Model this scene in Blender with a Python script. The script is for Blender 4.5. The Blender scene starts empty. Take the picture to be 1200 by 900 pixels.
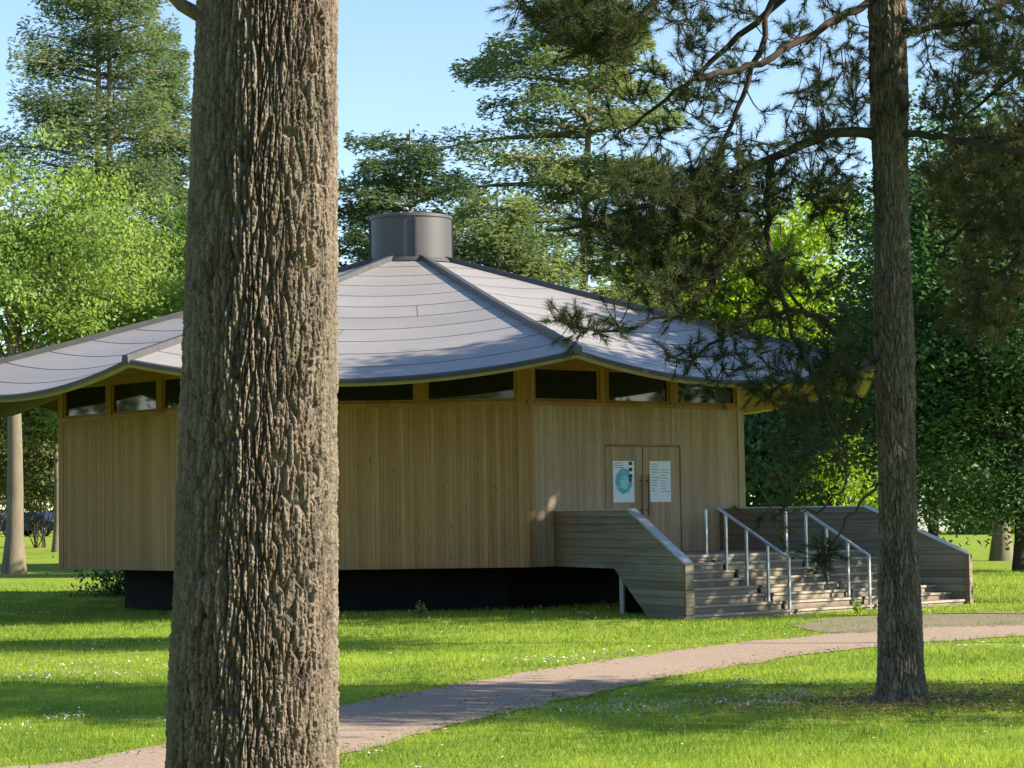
import bpy, math, random
import numpy as np
from mathutils import Matrix, Vector

R = math.radians
rng = np.random.default_rng(7)
sc = bpy.context.scene
COL = sc.collection

# ------------------------------------------------------------------ camera
FPX, W0, H0 = 2667.0, 1200.0, 900.0
EYE = np.array([0.0, 0.0, 2.0])
PITCH = math.atan(150.0 / FPX); ROLL = 0.0155
_r = np.array([1, 0, 0.]); _u = np.array([0, -math.sin(PITCH), math.cos(PITCH)]); _f = np.array([0, math.cos(PITCH), math.sin(PITCH)])
CR = math.cos(ROLL) * _r - math.sin(ROLL) * _u
CU = math.sin(ROLL) * _r + math.cos(ROLL) * _u
cam_d = bpy.data.cameras.new('camera'); cam = bpy.data.objects.new('camera', cam_d); COL.objects.link(cam)
cam_d.sensor_width = 36.0; cam_d.lens = FPX / W0 * 36.0; cam_d.clip_end = 3000; cam_d.clip_start = 0.1
M = Matrix([[CR[i], CU[i], -_f[i], EYE[i]] for i in range(3)] + [[0, 0, 0, 1]])
cam.matrix_world = M
sc.camera = cam

def ray(px, py):
    return _f + CR * ((px - 600.0) / FPX) + CU * ((450.0 - py) / FPX)

def at(px, py, Y):
    "world point seen at photograph pixel px,py at distance Y"
    d = ray(px, py)
    return EYE + d * (Y / d[1])

def gz(x, y):
    "terrain height"
    x = np.asarray(x, float); y = np.asarray(y, float)
    m = 0.07 * np.exp(-(((x - 1.5) ** 2 + (y - 42.0) ** 2) / 90.0))
    far = np.clip((y - 88.0) / 55.0, 0, 1)
    m = m + (far * far * (3 - 2 * far)) * np.where(x < 0, 0.95, 0.35)
    return m + 0.025 * np.sin(x * 0.9 + 0.4 * y) * np.sin(y * 0.55 + 1.0)

def ground_at(px, py):
    d = ray(px, py); z = 0.0
    for _ in range(4):
        t = (z - EYE[2]) / d[2]; p = EYE + d * t
        z = float(gz(p[0], p[1]))
    return p

# ------------------------------------------------------------------ object helpers
def prop(o, label=None, cat=None, group=None, kind=None):
    if label: o['label'] = label
    if cat: o['category'] = cat
    if group: o['group'] = group
    if kind: o['kind'] = kind
    return o

def thing(name, label, cat, loc=(0, 0, 0), rz=0.0, group=None):
    o = bpy.data.objects.new(name, None); COL.objects.link(o)
    o.location = loc; o.rotation_euler = (0, 0, rz); o.empty_display_size = 0.3
    return prop(o, label, cat, group)

class MB:
    def __init__(s):
        s.v = []; s.q = []; s.t = []; s.n = 0; s.ng = []
        s.qm = []; s.tm = []; s.ngm = []; s.qt = []; s.tt = []; s.ngt = []
        s.quv = []; s.tuv = []; s.nguv = []
    def add(s, v, q=None, t=None, mat=0, tint=0.5, uvq=None, uvt=None):
        v = np.asarray(v, float).reshape(-1, 3)
        if q is not None and len(q):
            q = np.asarray(q, int).reshape(-1, 4)
            s.q.append(q + s.n); s.qm.append(np.full(len(q), mat)); s.qt.append(np.broadcast_to(np.asarray(tint, float), (len(q),)).copy())
            s.quv.append(np.zeros((len(q), 4, 2)) if uvq is None else np.asarray(uvq, float).reshape(-1, 4, 2))
        if t is not None and len(t):
            t = np.asarray(t, int).reshape(-1, 3)
            s.t.append(t + s.n); s.tm.append(np.full(len(t), mat)); s.tt.append(np.broadcast_to(np.asarray(tint, float), (len(t),)).copy())
            s.tuv.append(np.zeros((len(t), 3, 2)) if uvt is None else np.asarray(uvt, float).reshape(-1, 3, 2))
        s.v.append(v); s.n += len(v)
        return s
    def ngon(s, v, mat=0, uv=None):
        v = np.asarray(v, float); s.ng.append(np.arange(len(v)) + s.n); s.ngm.append(mat)
        s.nguv.append(np.zeros((len(v), 2)) if uv is None else np.asarray(uv, float))
        s.v.append(v); s.n += len(v)
        return s
    def box(s, c, h, ax=None, mat=0, uvs=(0, 2)):
        "c centre, h half sizes, ax 3x3 rows axes; uv in metres"
        ax = np.eye(3) if ax is None else np.asarray(ax, float)
        c = np.asarray(c, float); sg = np.array([[i, j, k] for i in (-1, 1) for j in (-1, 1) for k in (-1, 1)], float)
        loc = sg * np.asarray(h, float)
        v = c + loc @ ax
        q = np.array([[0, 1, 3, 2], [4, 6, 7, 5], [0, 4, 5, 1], [2, 3, 7, 6], [0, 2, 6, 4], [1, 5, 7, 3]])
        pr = [(1, 2), (1, 2), (0, 2), (0, 2), (0, 1), (0, 1)]
        off = np.array([c @ ax[0], c @ ax[1], c @ ax[2]])
        lw = loc + off
        uv = np.array([[[lw[i][pr[k][0]], lw[i][pr[k][1]]] for i in q[k]] for k in range(6)])
        s.add(v, q, mat=mat, uvq=uv)
        return s
    def prism(s, pts, ext, mat=0, uv=None):
        "planar polygon pts (k,3) extruded by vector ext; uv per point"
        pts = np.asarray(pts, float); ext = np.asarray(ext, float); k = len(pts)
        uv = np.zeros((k, 2)) if uv is None else np.asarray(uv, float)
        s.ngon(pts, mat, uv); s.ngon((pts + ext)[::-1], mat, uv[::-1])
        for i in range(k):
            j = (i + 1) % k
            L = np.linalg.norm(ext)
            s.add([pts[i], pts[j], pts[j] + ext, pts[i] + ext], [[0, 1, 2, 3]], mat=mat, uvq=[[uv[i], uv[j], uv[j] + [0, L], uv[i] + [0, L]]])
        return s
    def tube(s, p, r, n=6, mat=0, tint=0.5, cap=False):
        p = np.asarray(p, float); k = len(p); r = np.broadcast_to(np.asarray(r, float), (k,))
        d = np.gradient(p, axis=0); d /= np.linalg.norm(d, axis=1)[:, None] + 1e-9
        up = np.array([0.31, 0.17, 0.93]); 
        if abs(d.mean(0) @ up) > 0.9: up = np.array([0.95, 0.2, -0.2])
        a = np.cross(d, up); a /= np.linalg.norm(a, axis=1)[:, None] + 1e-9
        b = np.cross(d, a)
        th = np.arange(n) * 2 * math.pi / n
        v = p[:, None] + r[:, None, None] * (a[:, None] * np.cos(th)[None, :, None] + b[:, None] * np.sin(th)[None, :, None])
        i = np.arange(k - 1)[:, None] * n; j = np.arange(n)[None]; j2 = (j + 1) % n
        q = np.stack([i + j, i + j2, i + n + j2, i + n + j], -1).reshape(-1, 4)
        s.add(v.reshape(-1, 3), q, mat=mat, tint=tint)
        if cap:
            s.ngon(v[0][::-1], mat); s.ngon(v[-1], mat)
        return s
    def build(s, name, mats, parent=None, smooth=False, loc=None):
        me = bpy.data.meshes.new(name)
        v = np.concatenate(s.v) if s.v else np.zeros((0, 3))
        if loc is not None: v = v - np.asarray(loc, float)
        if parent is not None and loc is None:
            mw = parent_matrix(parent).inverted()
            A = np.array(mw.to_3x3()); v = v @ A.T + np.array(mw.translation)
        loops = []; sizes = []; mi = []; ti = []; uv = []
        if s.q:
            q = np.concatenate(s.q); loops.append(q.ravel()); sizes.append(np.full(len(q), 4)); mi += s.qm; ti += s.qt; uv.append(np.concatenate(s.quv).reshape(-1, 2))
        if s.t:
            t = np.concatenate(s.t); loops.append(t.ravel()); sizes.append(np.full(len(t), 3)); mi += s.tm; ti += s.tt; uv.append(np.concatenate(s.tuv).reshape(-1, 2))
        for g, m_, u_ in zip(s.ng, s.ngm, s.nguv):
            loops.append(g); sizes.append(np.array([len(g)])); mi.append(np.array([m_])); ti.append(np.array([0.5])); uv.append(u_)
        loops = np.concatenate(loops).astype(np.int32); sizes = np.concatenate(sizes).astype(np.int32)
        starts = np.concatenate([[0], np.cumsum(sizes)[:-1]]).astype(np.int32)
        me.vertices.add(len(v)); me.vertices.foreach_set('co', v.astype(np.float32).ravel())
        me.loops.add(len(loops)); me.loops.foreach_set('vertex_index', loops)
        me.polygons.add(len(sizes)); me.polygons.foreach_set('loop_start', starts); me.polygons.foreach_set('loop_total', sizes)
        me.polygons.foreach_set('material_index', np.concatenate(mi).astype(np.int32))
        me.polygons.foreach_set('use_smooth', np.full(len(sizes), smooth))
        ul = me.uv_layers.new(name='UVMap'); ul.data.foreach_set('uv', np.concatenate(uv).astype(np.float32).ravel())
        at_ = me.attributes.new('tint', 'FLOAT', 'FACE'); at_.data.foreach_set('value', np.concatenate(ti).astype(np.float32))
        me.update(); me.validate(clean_customdata=False)
        for m in (mats if isinstance(mats, (list, tuple)) else [mats]): me.materials.append(m)
        o = bpy.data.objects.new(name, me); COL.objects.link(o)
        if parent is not None: o.parent = parent
        elif loc is not None: o.location = loc
        return o

def parent_matrix(o):
    m = Matrix.LocRotScale(o.location, o.rotation_euler, o.scale)
    return parent_matrix(o.parent) @ m if o.parent else m

# ------------------------------------------------------------------ materials
class NT:
    def __init__(s, name):
        s.m = bpy.data.materials.new(name); s.m.use_nodes = True
        s.t = s.m.node_tree; s.t.nodes.clear()
        s.out = s.n('ShaderNodeOutputMaterial')
    def n(s, typ, **kw):
        x = s.t.nodes.new(typ)
        for k, v in kw.items():
            if k.startswith('i_'):
                key = k[2:]
                key = int(key) if key.isdigit() else key
                x.inputs[key].default_value = v
            else: setattr(x, k, v)
        return x
    def l(s, a, b): s.t.links.new(a, b)
    def math(s, op, a, b=None):
        x = s.n('ShaderNodeMath', operation=op)
        for i, q in enumerate((a, b)):
            if q is None: continue
            if hasattr(q, 'links'): s.l(q, x.inputs[i])
            else: x.inputs[i].default_value = q
        return x.outputs[0]
    def mix(s, f, a, b, typ='MIX'):
        x = s.n('ShaderNodeMix', data_type='RGBA', blend_type=typ)
        for q, i in ((f, 0), (a, 6), (b, 7)):
            if hasattr(q, 'links'): s.l(q, x.inputs[i])
            else: x.inputs[i].default_value = q if i == 0 else (*q, 1)
        return x.outputs[2]
    def ramp(s, f, stops):
        x = s.n('ShaderNodeValToRGB'); e = x.color_ramp.elements
        while len(e) < len(stops): e.new(0.5)
        for k, (p, c) in zip(e, stops):
            k.position = p; k.color = (*c, 1) if not isinstance(c, float) else (c, c, c, 1)
        s.l(f, x.inputs[0]); return x.outputs[0]
    def map(s, vec, scale=(1, 1, 1), loc=(0, 0, 0)):
        x = s.n('ShaderNodeMapping'); x.inputs['Scale'].default_value = scale; x.inputs['Location'].default_value = loc
        s.l(vec, x.inputs[0]); return x.outputs[0]
    def noise(s, vec, scale=5., detail=4., rough=.55):
        x = s.n('ShaderNodeTexNoise'); x.inputs['Scale'].default_value = scale; x.inputs['Detail'].default_value = detail; x.inputs['Roughness'].default_value = rough
        if vec is not None: s.l(vec, x.inputs['Vector'])
        return x.outputs[0]
    def coord(s, w='Object'): return s.n('ShaderNodeTexCoord').outputs[w]
    def attr(s, a='tint'): return s.n('ShaderNodeAttribute', attribute_name=a).outputs['Fac']
    def bump(s, h, st=.3, dist=.02):
        x = s.n('ShaderNodeBump'); x.inputs['Strength'].default_value = st; x.inputs['Distance'].default_value = dist
        s.l(h, x.inputs['Height']); return x.outputs[0]
    def pbsdf(s, col, rough=.7, metal=0., spec=.4, normal=None):
        x = s.n('ShaderNodeBsdfPrincipled')
        for q, k in ((col, 'Base Color'), (rough, 'Roughness'), (metal, 'Metallic'), (spec, 'Specular IOR Level')):
            if hasattr(q, 'links'): s.l(q, x.inputs[k])
            else: x.inputs[k].default_value = (*q, 1) if isinstance(q, tuple) else q
        if normal is not None: s.l(normal, x.inputs['Normal'])
        return x
    def done(s, sh):
        s.l(sh.outputs[0] if hasattr(sh, 'outputs') else sh, s.out.inputs[0]); return s.m

def m_leaf(name, c1, c2, trans=.42, rough=.5, spec=.25, tcol=None, dry=None):
    t = NT(name)
    f = t.attr()
    n1 = t.noise(t.coord('Object'), 0.6, 2)
    f2 = t.math('ADD', t.math('MULTIPLY', f, .75), t.math('MULTIPLY', n1, .3))
    c = t.ramp(f2, [(0.05, c1), (.95, c2)] if dry is None else [(0.05, c1), (.97, c2), (1.08 / 1.08, dry)])
    p = t.pbsdf(c, rough, 0., spec)
    tr = t.n('ShaderNodeBsdfTranslucent')
    tc = t.mix(1.0, c, tcol or (1.5, 1.5, .65), 'MULTIPLY'); t.l(tc, tr.inputs[0])
    mx = t.n('ShaderNodeMixShader'); mx.inputs[0].default_value = trans
    t.l(p.outputs[0], mx.inputs[1]); t.l(tr.outputs[0], mx.inputs[2])
    return t.done(mx)

def m_bark(name, dark, light, lich, sz=1.0, bump=.5):
    t = NT(name); co = t.coord('Object')
    a = t.noise(t.map(co, (30 * sz, 30 * sz, 6 * sz)), 1., 6, .65)
    b = t.noise(t.map(co, (2.2, 2.2, 1.0)), 1., 4, .6)
    c = t.ramp(t.math('ADD', t.math('MULTIPLY', a, .5), t.math('MULTIPLY', t.attr(), .6)), [(.3, dark), (.75, light)])
    c = t.mix(t.ramp(b, [(.45, 0.0), (.7, .75)]), c, lich)
    fine = t.noise(t.map(co, (110 * sz, 110 * sz, 40 * sz)), 1., 5, .7)
    nb = t.bump(t.math('ADD', fine, a), bump, .012)
    return t.done(t.pbsdf(c, .9, 0., .15, nb))

def m_boards(name, ca, cb, cc, width=.09, grey=.0, vertical=True, rough=.7, knots=True, gapdark=.35, streak=.5, fresh=None):
    "timber boards from the UV map in metres: u across the boards, v along them"
    t = NT(name); uv = t.coord('UV')
    sx = t.n('ShaderNodeSeparateXYZ'); t.l(uv, sx.inputs[0])
    u, v = (sx.outputs[0], sx.outputs[1]) if vertical else (sx.outputs[1], sx.outputs[0])
    cx = t.n('ShaderNodeCombineXYZ'); t.l(u, cx.inputs[0]); t.l(v, cx.inputs[1]); P = cx.outputs[0]
    k = t.math('DIVIDE', u, width); idn = t.math('FLOOR', k); fr = t.math('FRACT', k)
    wn = t.n('ShaderNodeTexWhiteNoise', noise_dimensions='1D'); t.l(idn, wn.inputs['W'])
    off = t.n('ShaderNodeCombineXYZ'); t.l(t.math('MULTIPLY', wn.outputs[0], 37.), off.inputs[1]); t.l(t.math('MULTIPLY', idn, 3.1), off.inputs[2])
    va = t.n('ShaderNodeVectorMath', operation='ADD'); t.l(P, va.inputs[0]); t.l(off.outputs[0], va.inputs[1])
    Q = va.outputs[0]
    grain = t.noise(t.map(Q, (70, 1.6, 1)), 1., 5, .6)
    blot = t.noise(t.map(P, (1.1, .6, 1)), 1., 4, .6)
    f = t.math('ADD', t.math('MULTIPLY', wn.outputs[0], .55), t.math('MULTIPLY', grain, .55))
    c = t.ramp(f, [(.15, ca), (.5, cb), (.9, cc)])
    if grey: c = t.mix(t.ramp(blot, [(.35, 0.0), (.7, grey)]), c, (.30, .285, .26))
    # streaks of weathering along the board
    st = t.noise(t.map(Q, (22, .35, 1)), 1., 4, .6)
    wst = t.noise(t.map(P, (3.5, .45, 1), (5, 2, 0)), 1., 5, .65)
    c = t.mix(t.ramp(wst, [(.5, 0.0), (.72, min(1., streak * 1.5))]), c, tuple(x * .55 + .02 for x in cb))
    if vertical and knots:
        sp = t.noise(t.map(P, (1.6, 1.2, 1), (3, 1, 0)), 1., 4, .6)
        c = t.mix(t.ramp(t.math('SUBTRACT', t.math('MULTIPLY', sp, 1.4), t.math('SUBTRACT', v, .75)), [(.25, 0.0), (.9, .55)]), c, (.15, .125, .095))
    c = t.mix(t.ramp(st, [(.3, streak), (.62, 0.0)]), c, tuple(x * .55 for x in ca))
    if knots:
        vo = t.n('ShaderNodeTexVoronoi', feature='F1'); vo.inputs['Scale'].default_value = 1.; t.l(t.map(Q, (14, 3.2, 1)), vo.inputs['Vector'])
        rn = t.n('ShaderNodeTexWhiteNoise', noise_dimensions='3D'); t.l(vo.outputs['Color'], rn.inputs['Vector'])
        kn = t.math('MULTIPLY', t.ramp(vo.outputs['Distance'], [(.08, 1.0), (.2, 0.0)]), t.math('GREATER_THAN', rn.outputs[0], .62))
        c = t.mix(t.math('MULTIPLY', kn, .8), c, (.09, .05, .025))
    if fresh:
        nz_ = t.noise(t.map(P, (6, 1.2, 1)), 1., 4, .6)
        c = t.mix(t.ramp(t.math('ADD', t.math('MULTIPLY', v, .4), t.math('MULTIPLY', nz_, .5)), [(.3, .85), (.95, 0.0)]), c, fresh)
    gap = t.ramp(t.math('ABSOLUTE', t.math('SUBTRACT', fr, .5)), [(.455, 0.0), (.49, 1.0)])
    c = t.mix(t.math('MULTIPLY', gap, 1 - gapdark), c, (.03, .022, .014))
    h = t.math('SUBTRACT', t.math('MULTIPLY', grain, .25), gap)
    nb = t.bump(h, .6, .008)
    return t.done(t.pbsdf(c, rough, 0., .25, nb))

def m_plain(name, col, rough=.6, metal=0., spec=.4, var=.12, scale=6., bump=0.):
    t = NT(name); n1 = t.noise(t.coord('Object'), scale, 5, .6)
    c = t.mix(t.ramp(n1, [(.3, 0.0), (.75, 1.0)]), tuple(x * (1 - var) for x in col), tuple(min(1, x * (1 + var)) for x in col))
    nb = t.bump(n1, bump, .01) if bump else None
    rr = t.math('ADD', t.math('MULTIPLY', n1, .2), rough - .1)
    return t.done(t.pbsdf(c, rr, metal, spec, nb))

MAT = {}
MAT['bark_big'] = m_bark('bark furrowed', (.048, .036, .029), (.27, .218, .178), (.175, .165, .125), 1.0, 1.0)
MAT['bark_pine'] = m_bark('bark pine', (.055, .042, .033), (.25, .205, .16), (.15, .145, .095), 1.2, .9)
MAT['bark_grey'] = m_bark('bark grey', (.075, .06, .045), (.23, .195, .15), (.15, .145, .095), .14, .9)
MAT['twig'] = m_bark('twig bark', (.024, .019, .015), (.062, .049, .04), (.058, .052, .038), 1., .3)
MAT['needles'] = m_leaf('pine needles', (.015, .030, .015), (.085, .108, .04), .18, .6, .12)
MAT['needles_brown'] = m_leaf('pine needles brownish', (.04, .06, .028), (.21, .19, .085), .22, .6, .12)
MAT['fir'] = m_leaf('fir foliage', (.06, .125, .08), (.25, .31, .17), .4, .7, .1)
MAT['cedar'] = m_leaf('cedar foliage', (.05, .115, .08), (.29, .345, .145), .4, .7, .1)
MAT['dark_conifer'] = m_leaf('dark conifer foliage', (.04, .09, .068), (.15, .21, .11), .35, .7, .1)
MAT['leaf_light'] = m_leaf('light green leaves', (.06, .125, .032), (.28, .38, .115), .48, .6, .15)
MAT['leaf_lime'] = m_leaf('lime green leaves', (.10, .18, .015), (.33, .45, .05), .55, .6, .15)
MAT['leaf_dark'] = m_leaf('dark green leaves', (.03, .078, .038), (.095, .18, .08), .32, .6, .15)
MAT['leaf_shrub'] = m_leaf('shrub leaves', (.022, .04, .016), (.15, .17, .06), .3)
MAT['clad'] = m_boards('larch cladding', (.27, .14, .046), (.355, .20, .074), (.43, .268, .115), .085, .12, gapdark=.5, streak=.35)
MAT['clad_grey'] = m_boards('weathered larch cladding', (.31, .20, .11), (.40, .28, .165), (.49, .37, .24), .085, .3, gapdark=.5, streak=.35)
MAT['frame'] = m_boards('window frame timber', (.24, .12, .036), (.31, .165, .052), (.37, .205, .072), .5, .0, True, .55, False, 1., .2)
MAT['soffit'] = m_boards('soffit boards', (.16, .075, .028), (.21, .10, .038), (.26, .13, .052), .11, .1, True, .6, True, .4, .2)
MAT['fascia'] = m_plain('fascia timber', (.30, .25, .18), .6, 0, .3, .12, 3.)
MAT['wing'] = m_boards('weathered horizontal boards', (.115, .095, .066), (.185, .158, .115), (.25, .217, .165), .145, .4, False, .75, False, .25, .55, (.20, .115, .055))
MAT['wing_brown'] = m_boards('brown horizontal boards', (.12, .065, .035), (.19, .11, .06), (.25, .16, .09), .145, .2, False, .75, False, .25, .5)
MAT['tread'] = m_boards('stair timber', (.15, .118, .085), (.24, .195, .142), (.33, .275, .205), .14, .25, False, .75, False, .35, .6)
MAT['nosing'] = m_plain('lit stair edge', (.30, .27, .22), .6, 0, .3, .25, 12.)  # pale tone puts the light along the stair edges into the colour
MAT['deck'] = m_boards('deck boards', (.20, .17, .13), (.30, .265, .21), (.38, .34, .27), .12, .4, True, .7, False, .3, .5)
MAT['base'] = m_plain('dark plinth panel', (.013, .0135, .014), .8, 0, .15, .2, 2.)
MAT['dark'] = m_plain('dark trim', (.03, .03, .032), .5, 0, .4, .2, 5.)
MAT['galv'] = m_plain('galvanised steel', (.46, .49, .53), .42, .75, .5, .12, 14.)
MAT['cap'] = m_plain('pale metal capping', (.50, .53, .57), .4, .6, .5, .1, 8.)
MAT['ridge'] = m_plain('ridge metal', (.055, .055, .06), .5, .2, .5, .15, 5.)
MAT['seam'] = m_plain('roof seam', (.10, .095, .095), .55, .1, .4, .15, 4.)
MAT['drum'] = m_plain('drum sheet metal', (.062, .064, .072), .55, .1, .5, .08, 1.2)
MAT['white'] = m_plain('white render', (.72, .70, .66), .8, 0, .2, .06, 1.)
MAT['rooftile'] = m_plain('house roof', (.12, .115, .11), .8, 0, .2, .2, 3.)
MAT['carpaint'] = m_plain('dark blue paint', (.012, .02, .045), .22, .2, .6, .05, 2.)
MAT['tyre'] = m_plain('tyre', (.02, .02, .02), .8, 0, .3, .1, 9.)
MAT['rim'] = m_plain('wheel rim', (.5, .5, .52), .3, .8, .5, .05, 9.)
MAT['lamp'] = m_plain('lamp glass', (.75, .75, .74), .12, 0, .6, .03, 9.)
MAT['steel'] = m_plain('bronze handle', (.13, .085, .05), .4, .6, .5, .1, 9.)
MAT['paper'] = m_plain('white paper', (.70, .76, .86), .6, 0, .3, .03, 3.)
MAT['ink'] = m_plain('grey print', (.20, .23, .30), .6, 0, .3, .05, 30.)
MAT['black'] = m_plain('black print', (.02, .022, .035), .5, 0, .3, .05, 30.)
MAT['teal'] = m_plain('teal print', (.10, .46, .60), .6, 0, .3, .25, 6.)
MAT['teal_pale'] = m_plain('pale teal print', (.30, .62, .76), .6, 0, .3, .2, 6.)
MAT['daisy'] = m_plain('daisy petals', (.78, .78, .72), .7, 0, .2, .06, 9.)
MAT['weed'] = m_leaf('weed leaves', (.10, .15, .05), (.24, .29, .12), .35)

def m_glass():
    t = NT('window glass')
    p = t.pbsdf((.012, .014, .010), .03, 0., .6)
    return t.done(p)
MAT['glass'] = m_glass()

def m_roof():
    t = NT('roof sheet'); uv = t.coord('UV')
    sx = t.n('ShaderNodeSeparateXYZ'); t.l(uv, sx.inputs[0])
    band = t.math('FLOOR', t.math('DIVIDE', t.math('SUBTRACT', 11.0, sx.outputs[1]), .93))
    wn = t.n('ShaderNodeTexWhiteNoise', noise_dimensions='1D'); t.l(band, wn.inputs['W'])
    n1 = t.noise(t.map(uv, (.5, 1.3, 1)), 1., 5, .6)
    n2 = t.noise(t.map(uv, (6, 1.2, 1)), 1., 5, .6)
    f = t.math('ADD', t.math('MULTIPLY', n1, .7), t.math('MULTIPLY', wn.outputs[0], .14))
    c = t.ramp(f, [(.25, (.255, .242, .24)), (.5, (.30, .287, .285)), (.85, (.345, .332, .33))])
    c = t.mix(t.ramp(n2, [(.35, .28), (.6, 0.0)]), c, (.26, .235, .225))
    fl = t.noise(t.map(uv, (5, 5, 1)), 1., 2, .5)
    c = t.mix(t.ramp(fl, [(.76, 0.0), (.80, .5)]), c, (.6, .58, .56))
    nb = t.bump(n1, .25, .03)
    return t.done(t.pbsdf(c, .48, .25, .5, nb))
MAT['roof'] = m_roof()

def m_ground():
    t = NT('lawn'); co = t.coord('Object')
    a = t.noise(co, .35, 5, .6); b = t.noise(co, 3.2, 5, .65); d = t.noise(t.map(co, (1, 1, 1), (7, 3, 0)), 22., 3, .7)
    c = t.ramp(b, [(.25, (.12, .19, .018)), (.6, (.22, .30, .035)), (.8, (.30, .35, .055))])
    c = t.mix(t.ramp(a, [(.55, 0.0), (.72, .55)]), c, (.27, .28, .07))
    c = t.mix(t.ramp(d, [(.3, .45), (.6, 0.0)]), c, (.06, .11, .014))
    nb = t.bump(t.math('ADD', d, b), .6, .06)
    return t.done(t.pbsdf(c, .9, 0., .1, nb))
MAT['lawn'] = m_ground()

def m_path():
    t = NT('gravel path'); co = t.coord('Object')
    a = t.noise(co, .8, 5, .6); b = t.noise(co, 24., 6, .85); d = t.noise(co, 7., 4, .7)
    c = t.ramp(b, [(.32, (.16, .12, .092)), (.5, (.28, .22, .175)), (.68, (.43, .35, .285))])
    c = t.mix(t.ramp(a, [(.4, 0.0), (.7, .5)]), c, (.31, .235, .18))
    c = t.mix(t.ramp(d, [(.28, .5), (.45, 0.0)]), c, (.20, .15, .115))
    return t.done(t.pbsdf(c, .95, 0., .1, t.bump(b, .5, .015)))
MAT['path'] = m_path()
def m_apron():
    t = NT('worn gravel apron'); co = t.coord('Object')
    a = t.noise(co, 1.3, 5, .7); b = t.noise(co, 45., 4, .8)
    c = t.ramp(b, [(.3, (.125, .108, .076)), (.55, (.21, .18, .132)), (.75, (.29, .25, .19))])
    c = t.mix(t.ramp(a, [(.5, 0.0), (.64, .6)]), c, (.10, .15, .03))
    return t.done(t.pbsdf(c, .95, 0., .1, t.bump(b, .5, .015)))
MAT['apron'] = m_apron()
def m_blade(name, c1, c2):
    return m_leaf(name, c1, c2, .42, .55, .2, (1.35, 1.5, .6), (.52, .46, .20))
MAT['blade'] = m_blade('grass blades', (.09, .17, .018), (.38, .46, .065))

# ------------------------------------------------------------------ the ground
def grid_ground():
    xs = np.concatenate([-np.geomspace(60, 900, 14)[::-1], np.arange(-50, 51, 1.0), np.geomspace(60, 900, 14)])
    ys = np.concatenate([-np.geomspace(20, 500, 8)[::-1], np.arange(-10, 160, 1.0), np.geomspace(170, 1500, 16)])
    X, Y = np.meshgrid(xs, ys); Z = gz(X, Y)
    v = np.stack([X, Y, Z], -1).reshape(-1, 3); nx = len(xs)
    i = np.arange(len(ys) - 1)[:, None] * nx; j = np.arange(nx - 1)[None]
    q = np.stack([i + j, i + j + 1, i + nx + j + 1, i + nx + j], -1).reshape(-1, 4)
    o = MB().add(v, q).build('ground', MAT['lawn'], smooth=True)
    prop(o, kind='structure')
grid_ground()

UP = [(-60, 905), (77, 897), (197, 872), (300, 850), (400, 828), (473, 813), (567, 797), (640, 785), (717, 773), (777, 765), (800, 762), (883, 752), (950, 746), (1000, 742), (1083, 737), (1200, 733), (1330, 728), (1500, 724)]
LO = [(-60, 1010), (77, 975), (197, 940), (300, 912), (400, 887), (483, 863), (567, 842), (640, 826), (667, 820), (733, 805), (800, 792), (867, 780), (933, 769), (975, 764), (1017, 760), (1083, 753), (1200, 746), (1330, 741), (1500, 736)]
def edge_curve(pts, n=140, wob=.035, seed=1):  # noqa
    g = np.array([ground_at(*p)[:2] for p in pts]); s = np.concatenate([[0], np.cumsum(np.linalg.norm(np.diff(g, axis=0), axis=1))]); s /= s[-1]
    tt = np.linspace(0, 1, n); x = np.interp(tt, s, g[:, 0]); y = np.interp(tt, s, g[:, 1])
    k = np.ones(5) / 5
    for _ in range(2):
        x[2:-2] = np.convolve(x, k, 'valid'); y[2:-2] = np.convolve(y, k, 'valid')
    r_ = np.random.default_rng(seed); y = y + np.convolve(r_.normal(0, 1, n + 4), k, 'valid') * wob * 2
    return np.stack([x, y], 1)
EU, EL = edge_curve(UP, 260, .10, 1), edge_curve(LO, 260, .10, 2)
def sheet(name, A, B, h, mat, n=8):
    w = np.linspace(0, 1, n)[None, :, None]; P = A[:, None] * (1 - w) + B[:, None] * w
    Z = gz(P[..., 0], P[..., 1]) + h; v = np.concatenate([P, Z[..., None]], -1).reshape(-1, 3)
    i = np.arange(len(A) - 1)[:, None] * n; j = np.arange(n - 1)[None]
    q = np.stack([i + j, i + n + j, i + n + j + 1, i + j + 1], -1).reshape(-1, 4)
    return MB().add(v, q).build(name, mat, smooth=True)
prop(sheet('path', EU, EL, .012, MAT['path']), kind='structure')
APU = [(930, 733.5), (960, 727), (985, 723), (1030, 722), (1083, 720.5), (1150, 718), (1200, 717), (1400, 713)]
APL = [(930, 734.5), (960, 741.5), (985, 743), (1030, 740), (1083, 737.5), (1150, 735.5), (1200, 733.5), (1400, 729)]
AU, AL = edge_curve(APU, 60, .05, 3), edge_curve(APL, 60, .02, 4)
prop(sheet('gravel_apron', AU, AL, .008, MAT['apron']), kind='structure')
PATHPOLY = np.concatenate([EU, EL[::-1]]); APRONPOLY = np.concatenate([AU, AL[::-1]])
def inside(P, poly):
    x, y = P[:, 0], P[:, 1]; c = np.zeros(len(P), bool); k = len(poly)
    for i in range(k):
        x1, y1 = poly[i]; x2, y2 = poly[i - 1]
        if y1 == y2: continue
        m = ((y1 > y) != (y2 > y)) & (x < (x2 - x1) * (y - y1) / (y2 - y1) + x1)
        c ^= m
    return c

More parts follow.
